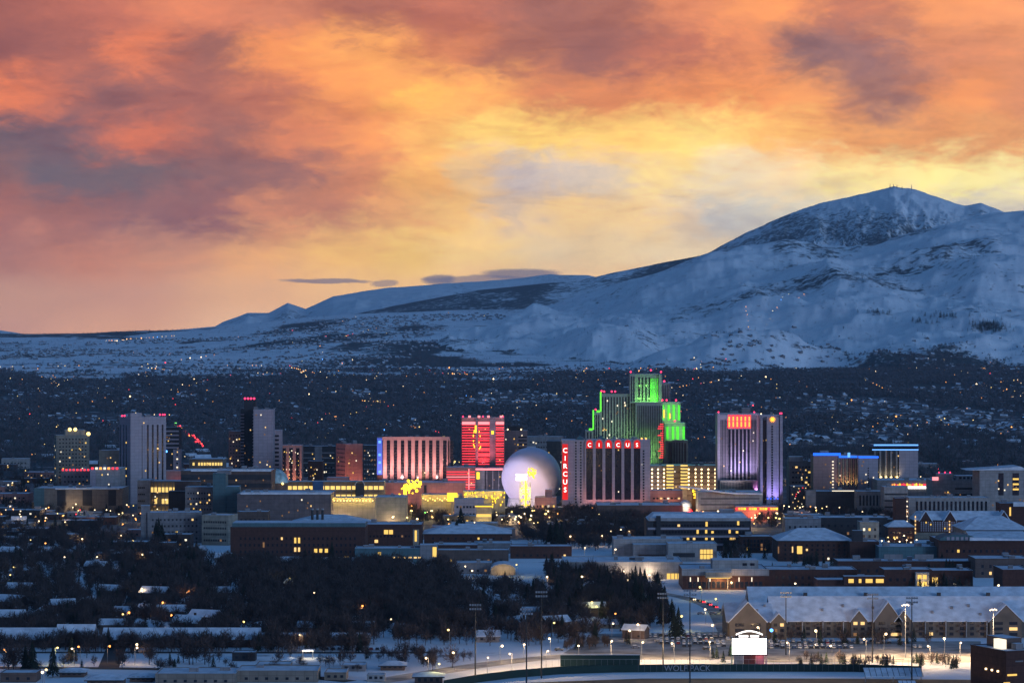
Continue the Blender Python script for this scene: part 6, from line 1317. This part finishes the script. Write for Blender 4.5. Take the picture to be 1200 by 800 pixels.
def merge(name, tmpl, P, SC, m, label):
    r_ = np.random.default_rng(3); which = r_.integers(0, len(tmpl), len(P)); Vs = []; Fs = []; off = 0
    for k, (tv, tf) in enumerate(tmpl):
        sel = np.where(which == k)[0]
        if not len(sel): continue
        a = r_.uniform(0, 6.283, len(sel)); c, s = np.cos(a), np.sin(a); sc = SC[sel]
        x = (tv[None, :, 0]*c[:, None]-tv[None, :, 1]*s[:, None])*sc[:, None]+P[sel, 0][:, None]
        y = (tv[None, :, 0]*s[:, None]+tv[None, :, 1]*c[:, None])*sc[:, None]+P[sel, 1][:, None]
        z = tv[None, :, 2]*sc[:, None]+P[sel, 2][:, None]
        Vs.append(np.stack([x, y, z], -1).reshape(-1, 3)); Fs.append((tf[None]+(np.arange(len(sel))*len(tv))[:, None, None]+off).reshape(-1, 3)); off += len(sel)*len(tv)
    return tag(link(name, npmesh(name, np.concatenate(Vs), np.concatenate(Fs), [m])), label, kind='stuff')
def inpoly(px, row, poly):
    ins = np.zeros(len(px), bool); n = len(poly)
    for i in range(n):
        x1, y1 = poly[i]; x2, y2 = poly[(i+1) % n]
        c = ((y1 > row) != (y2 > row)) & (px < (x2-x1)*(row-y1)/(y2-y1+1e-9)+x1); ins ^= c
    return ins
ZONES = [   # polygon (photo column, ground row), number, conifer share, heights
 ([(-30,622),(100,626),(165,640),(270,664),(420,668),(510,668),(560,690),(650,690),(700,692),(745,712),(765,738),(740,748),(690,752),(640,758),(560,757),(490,756),(430,758),(300,757),(-30,757)], 2300, .10, (8, 13)),
 ([(280,664),(520,668),(560,700),(560,745),(470,750),(300,750)], 900, .04, (9, 14)),
 ([(590,606),(700,600),(762,602),(756,640),(700,646),(640,640),(600,628)], 520, .03, (9, 12.5)),
 ([(440,600),(600,608),(600,622),(500,620),(440,612)], 130, .12, (6, 11)),
 ([(640,668),(770,690),(790,735),(700,740),(650,720)], 240, .5, (8, 15)),
 ([(850,640),(905,648),(870,676),(845,660)], 26, .8, (9, 14)),
 ([(930,655),(985,662),(985,672),(930,668)], 24, .8, (7, 11)),
 ([(1030,690),(1140,690),(1140,706),(1030,706)], 34, .5, (7, 12)),
 ([(1080,665),(1120,670),(1120,692),(1085,690)], 16, .9, (9, 13)),
 ([(965,598),(1060,598),(1060,612),(965,606)], 110, .25, (6, 10)),
 ([(885,596),(960,600),(940,622),(885,618)], 90, .3, (6, 11)),
 ([(-20,560),(150,572),(150,626),(-20,622)], 260, .25, (6, 11)),
 ([(170,690),(205,640),(240,660),(230,700)], 60, .5, (9, 15)),
 ([(930,780),(1122,784),(1126,776),(990,775),(925,774)], 74, .55, (3.5, 6.5)),
 ([(-20,753),(430,754),(430,765),(-20,765)], 230, .10, (6, 11)),
 ([(880,752),(960,756),(1100,758),(1100,752),(960,748)], 26, .5, (5, 9)),
 ([(835,765),(858,768),(858,776),(835,776)], 6, .9, (4, 7)),
 ([(660,757),(740,752),(742,756),(662,762)], 30, .2, (4, 7)),
 ([(-20,765),(300,772),(430,778),(430,788),(-20,790)], 60, .12, (4, 8)),
 ([(420,764),(500,766),(560,772),(500,782),(430,774)], 50, .1, (4, 7)),
]
BP = []; FP = []     # bare and fir: x, y, h
for poly, n, cf, (h0, h1) in ZONES:
    pxs = [p[0] for p in poly]; Yf, Yn = gy(min(p[1] for p in poly)), gy(max(p[1] for p in poly)); got = 0; guard = 0
    while got < n and guard < 30:
        guard += 1; m_ = n*3; px = rng.uniform(min(pxs), max(pxs), m_); Y = rng.uniform(Yn, Yf, m_); ok = inpoly(px, 400+F*H/Y, poly)
        for p, y in zip(px[ok], Y[ok]):
            if got >= n: break
            x = gx(p, y); bad = False
            for cx, cyy, hw, ln, ch in CLEAR:
                if abs(x-cx) < hw and cyy-ln < y < cyy+1 and rng.random() < ch: bad = True; break
            if bad or rect_hit(x, y, 2.0): continue
            hh = rng.uniform(h0, h1); (FP if rng.random() < cf else BP).append((x, y, hh)); got += 1
for px, row, h_ in ((428, 612, 21), (524,642,19),(535,642,22),(545,642,18),(540,628,24), (645,645,22),(652,646,25),(658,645,22), (672,600,17),(679,600,15), (766,603,18),(773,603,15), (38,792,17), (62,793,15), (84,776,13), (30,790,14), (183,640,20),(186,644,24),(190,642,19),(389,668,20),(358,668,15), (741,700,17),(745,712,19),(752,722,20),(795,748,17),(790,748,15), (702,694,13), (455,598,9),(470,597,9), (905,672,8)):
    Y = gy(row); FP.append((gx(px, Y), Y, h_))
for px, row, h_ in ((530, 782, 11), (507, 785, 8), (340, 772, 9), (10,788,14),(16,786,13),(28,784,12),(175,778,12),(215,776,10),(222,778,13),(226,778,12),(240,778,12),(1055,690,12)): Y = gy(row); BP.append((gx(px, Y), Y, h_))
BP = np.array(BP); FP = np.array(FP)
def zoneadj(i): return ('slender', 'broad', 'ragged', 'tall', 'leaning', 'twiggy')[i % 6]
def individuals(P, tr, cr, kind, lab, mcrown):
    px = 600+F*P[:, 0]/P[:, 1]; vis = (px > -8) & (px < 1208); size = np.where(vis, P[:, 2]/P[:, 1], 0); order = np.argsort(-size); pick = order[:300]; rest = order[300:]
    for n_, i in enumerate(pick):
        x, y, h_ = P[i]; k = n_ % len(cr); ph = zone_phrase(600+F*x/y, y); rr = 400+F*H/y
        if rr > 770 and px[i] > 900: ph = 'in the lit hedge row behind the bleachers'
        elif rr > 746 and px[i] > 860: ph = 'between the cars and the long apartment block'
        t_ = thing(kind, ('tall ' if h_ > 13 else 'low ' if h_ < 7 else '')+lab+' '+ph, 'tree', (x, y, 0), random.uniform(0, 6.28), kind.replace('_', ' ')+'s '+ph); t_.scale = (h_, h_, h_)
        link('trunk', tr[k % len(tr)], t_); link('crown', cr[k], t_)
    return P[rest]
trm = [npmesh('trunk', *t_trunk(k), ['bark']) for k in range(4)]
barecr = [npmesh('crown', *t_bare(k, 420, .011), ['twig']) for k in range(6)]
frm = [npmesh('trunk', *t_trunk(9, 0, .016, .75), ['bark'])]
fircr = [npmesh('crown', *t_fir(k, 16, 13, .20), ['fir']) for k in range(5)]
BP = individuals(BP, trm, barecr, 'bare_tree', 'bare leafless tree', 'twig'); FPr = individuals(FP, frm, fircr, 'conifer_tree', 'dark conifer', 'fir')
def combo(k, n, wid):
    a, b_ = t_bare(k, n, wid), t_trunk(k, 4); return np.concatenate([a[0], b_[0]]), np.concatenate([a[1], b_[1]+len(a[0])])
P3 = lambda P: np.column_stack([P[:, 0], P[:, 1], np.zeros(len(P))])
merge('bare_woods', [combo(k+20, 230, .014) for k in range(6)], P3(BP), BP[:, 2], 'twig', 'dense leafless woods around the houses')
if len(FPr): merge('conifer_woods', [t_fir(k+30, 11, 10, .2) for k in range(4)], P3(FPr), FPr[:, 2], 'fir', 'dark conifers scattered between the campus halls')
# valley woods beyond downtown
def scatter(n, Y0, Y1, dens, umax=.2):
    X = []; Yl = []; tot = 0
    while tot < n:
        Y = np.sqrt(rng.uniform(Y0**2, Y1**2, n)); x = rng.uniform(-umax, umax, n)*Y; d = dens(x, Y); ok = rng.random(n) < d; X.append(x[ok]); Yl.append(Y[ok]); tot += ok.sum()
    X = np.concatenate(X)[:n]; Yl = np.concatenate(Yl)[:n]; return X, Yl
PATCH = ((712,458,34,3.5),(1100,456,44,5),(420,462,40,4),(560,446,60,3),(205,466,26,3),(640,487,16,3),(1000,447,28,2.5),(770,452,30,3),(255,441,80,4),(470,497,22,2.5),(330,452,18,2),(100,444,50,3),(860,447,30,2))
def vdens(x, Y):
    z = terrain(x, Y); px = 600+F*x/Y; row = 400+F*(H-z)/Y
    d = np.clip((fbm(x/420, Y/1100, 91, 4, .55)-.36)*9, .05, 1)*cover(x, Y, px)**1.3
    for cx, cr_, rx, ry in PATCH: d = np.where(((px-cx)/rx)**2+((row-cr_)/ry)**2 < 1, .04, d)
    return d
FOOTN = np.array([f[:4] for f in FOOT])
def notfoot(x, Y):
    ok = np.ones(len(x), bool)
    for cx, cyy, hw, hd in FOOTN[FOOTN[:, 1] > 2700]: ok &= ~((abs(x-cx) < max(hw, hd)+3) & (abs(Y-cyy) < max(hw, hd)+3))
    return ok
x, Y = scatter(19000, 3020, 4700, vdens); ok = notfoot(x, Y); x, Y = x[ok], Y[ok]; P = np.column_stack([x, Y, terrain(x, Y)]); con = rng.random(len(x)) < .28
hh = rng.uniform(8, 14.5, len(x))
merge('valley_woods', [combo(k+50, 70, .026) for k in range(4)], P[~con], hh[~con], 'twighaze', 'bare woods filling the valley just beyond downtown')
merge('valley_conifers', [t_fir(k+60, 6, 7, .19) for k in range(4)], P[con], hh[con]*1.15, 'firhaze', 'dark conifers mixed into the valley woods')
def t_far(seed, n=16):
    q = np.random.default_rng(seed); P = q.normal(size=(n, 3)); P /= np.linalg.norm(P, axis=1)[:, None]; C = P*np.array([.32, .32, .36])*q.random((n, 1))**.4+np.array([0, 0, .52])
    V = (C[:, None]+q.normal(size=(n, 3, 3))*.13).reshape(-1, 3); return V, np.arange(n*3).reshape(-1, 3)
x, Y = scatter(70000, 4700, 12000, vdens); P = np.column_stack([x, Y, terrain(x, Y)]); con = rng.random(len(x)) < .4; hh = rng.uniform(8, 15, len(x))
merge('far_valley_woods', [t_far(k) for k in range(5)], P[~con], hh[~con], 'twighaze', 'bare woods covering the far valley floor')
merge('far_valley_conifers', [t_fir(k+80, 3, 5, .2) for k in range(4)], P[con], hh[con], 'firhaze', 'conifers covering the far valley floor')
# trees on the hills, following the woodland cover
ws = (rng.random((nr, nc)) < np.where((YY > 8600) & (WW != 3) & (abs(UU) < .2) & (WW != 2) & (WW != 5), np.clip(fr, 0, 1)**1.3*.30, 0)); ii = np.argwhere(ws)
if len(ii) > 42000: ii = ii[rng.choice(len(ii), 42000, replace=False)]
i0, j0 = ii[:, 0], ii[:, 1]; jx = rng.uniform(-1, 1, len(ii)); x = XX[i0, j0]+jx*7; Y = YY[i0, j0]+rng.uniform(-15, 15, len(ii)); z = terrain(x, Y)
merge('hillside_trees', [t_fir(k+90, 3, 5, .26) for k in range(4)], np.column_stack([x, Y, z]), rng.uniform(6, 13, len(x)), 'firhaze', 'scattered dark trees and brush dotting the snowy foothills')
for cx, cr_, n_, rx, ry in ((1160,384,150,20,6),(1030,367,26,14,2.5),(1110,371,30,30,2),(1080,378,20,18,3)):
    Yt = np.linspace(9000, 15500, 900); px = rng.normal(cx, rx*.5, n_); rw = rng.normal(cr_, ry*.5, n_); pts = []
    for p, q_ in zip(px, rw):
        xx = (p-600)*Yt/F; zz = terrain(xx, Yt); rr = 400+F*(H-zz)/Yt; mn = np.minimum.accumulate(rr); hit = np.argmax(mn <= q_)
        if hit > 0: pts.append((xx[hit], Yt[hit], zz[hit]))
    if pts: pts = np.array(pts); merge('hill_grove', [t_fir(k+95, 4, 6, .26) for k in range(3)], pts, rng.uniform(13, 22, len(pts)), 'firhaze', 'dark grove standing alone on the snowy slope')
# ------------------------------------------------------------------ far houses
def hdens(x, Y):
    z = terrain(x, Y); px = 600+F*x/Y; row = 400+F*(H-z)/Y; d = np.clip((fbm(x/500, Y/900, 133, 3)-.42)*6, .06, 1)
    return d*np.clip(cover(x, Y, px), .05, 1)
x, Y = scatter(120, 3150, 4300, hdens); r = random.Random(5); lim = 300-nh
for a, c in list(zip(x, Y))[:lim]:
    if not rect_hit(a, c+5, 2): put_house(a, c, r.randrange(4), r.uniform(-.6, .6), terrain(np.array([a]), np.array([c]))[0], r.uniform(1, 1.5), False)
def house_t(k):
    w, d, e_, g = ((.5,.38,.26,.46), (.5,.3,.24,.42), (.36,.5,.3,.54))[k]
    V = np.array([(-w,-d,-.2),(w,-d,-.2),(w,d,-.2),(-w,d,-.2),(-w,-d,e_),(w,-d,e_),(w,d,e_),(-w,d,e_),(-w,0,g),(w,0,g)])
    wall = [(0,1,5),(0,5,4),(1,2,6),(1,6,5),(2,3,7),(2,7,6),(3,0,4),(3,4,7),(4,7,8),(5,9,6)]; roof = [(4,5,9),(4,9,8),(6,7,8),(6,8,9)]
    return V, np.array(wall+roof)
x, Y = scatter(2400, 4000, 11500, hdens); x2, Y2 = scatter(2300, 8800, 15000, lambda x, Y: np.clip((fbm(x/700, Y/500, 151, 3)-.50)*9, 0, 1)*((600+F*x/Y) < 700-(Y-9500)*.02)*1.0)
x3, Y3 = scatter(700, 8700, 9700, lambda x, Y: ((600+F*x/Y) > 380)*np.clip((fbm(x/300, Y/200, 171, 3)-.35)*6, 0, 1))
x = np.concatenate([x, x2, x3]); Y = np.concatenate([Y, Y2, Y3]); P = np.column_stack([x, Y, terrain(x, Y)])
tm3 = [house_t(k) for k in range(3)]; o = merge('distant_houses', tm3, P, rng.uniform(11, 18, len(P)), 'grey', 'countless snow roofed houses across the far valley and foothills')
o.data.materials.append(M['roofsnow']); nfc = len(o.data.polygons); mi = np.tile(np.array([0]*10+[1]*4), nfc//14).astype(np.int32); o.data.polygons.foreach_set('material_index', mi)
# far lights: one mesh, too many to count
cols = ('bulbw', 'bulbo', 'bulby', 'bulbr', 'bulbb'); n_ = 760; xa, Yaa = scatter(n_-150, 3300, 9300, lambda x, Y: hdens(x, Y)); i_ = rng.choice(np.where(Y > 7500)[0], 150)
xa = np.concatenate([xa, x[i_]+5]); Yaa = np.concatenate([Yaa, Y[i_]-6]); 
for k in range(46):      # strings of lamps along the valley streets
    a0 = rng.integers(0, n_); m_ = 9; sel = rng.choice(n_, m_, replace=False); tt = np.linspace(0, 1, m_); dx, dY = rng.uniform(-260, 260), rng.uniform(60, 900)
    xa[sel] = xa[a0]+tt*dx+rng.normal(size=m_)*4; Yaa[sel] = np.clip(Yaa[a0]+tt*dY, 3100, 14000)
za = terrain(xa, Yaa)+9; s = rng.uniform(.35, 1.2, n_)*(Yaa/6500)**.9*np.where(rng.random(n_) < .1, 1.9, 1)
O = np.array([(1,0,0),(-1,0,0),(0,1,0),(0,-1,0),(0,0,1),(0,0,-1)]); OF = np.array([(0,2,4),(2,1,4),(1,3,4),(3,0,4),(2,0,5),(1,2,5),(3,1,5),(0,3,5)])
V = (O[None]*s[:, None, None]+np.column_stack([xa, Yaa, za])[:, None]).reshape(-1, 3); Fc = (OF[None]+6*np.arange(n_)[:, None, None]).reshape(-1, 3)
cm = rng.choice(5, n_, p=(.30, .40, .20, .08, .02)); tag(link('distant_lights', npmesh('distant_lights', V, Fc, cols, np.repeat(cm, 8))), 'countless tiny house and street lights across the far valley', kind='stuff')
# ------------------------------------------------------------------ summit masts and haze
for px, h_ in ((1043, 38), (1047, 28), (1051, 26), (1068, 42), (1057, 20)):
    Y = 20950; xx = np.array([gx(px, Y)]); z = terrain(xx, np.array([Y]))[0]; t_ = thing('radio_mast', 'tiny radio mast on the highest summit ridge', 'mast', (xx[0], Y, z-2), 0, 'radio masts on the summit')
    mb = MB(); mb.tube((0,0,0), (0,0,h_), 3.2, 1.6, 5); mb.build('mast', 'grey', t_)
    mb = MB(); mb.box(-5, 5, -4, 4, 0, 8, 0, 1); mb.build('hut', ['grey', 'roofsnow'], t_)
hz = bpy.data.materials.new('haze_air'); hz.use_nodes = True; t = hz.node_tree; t.nodes.clear(); v = t.nodes.new('ShaderNodeVolumePrincipled'); ou = t.nodes.new('ShaderNodeOutputMaterial')
v.inputs['Color'].default_value = (.62, .80, 1, 1); v.inputs['Density'].default_value = 1.5e-5; v.inputs['Anisotropy'].default_value = 0
t.links.new(v.outputs[0], ou.inputs['Volume']); hz.cycles.homogeneous_volume = True
mb = MB(); mb.box(-16000, 16000, -400, 32500, -260, 1500); tag(mb.build('haze', hz), 'thin pale blue evening haze over the whole valley', kind='stuff')
print('HOUSES', nh, 'LAMPS', nl, 'CARS', nc_, 'OBJ', len(bpy.data.objects), 'zmin', ZZ.min())
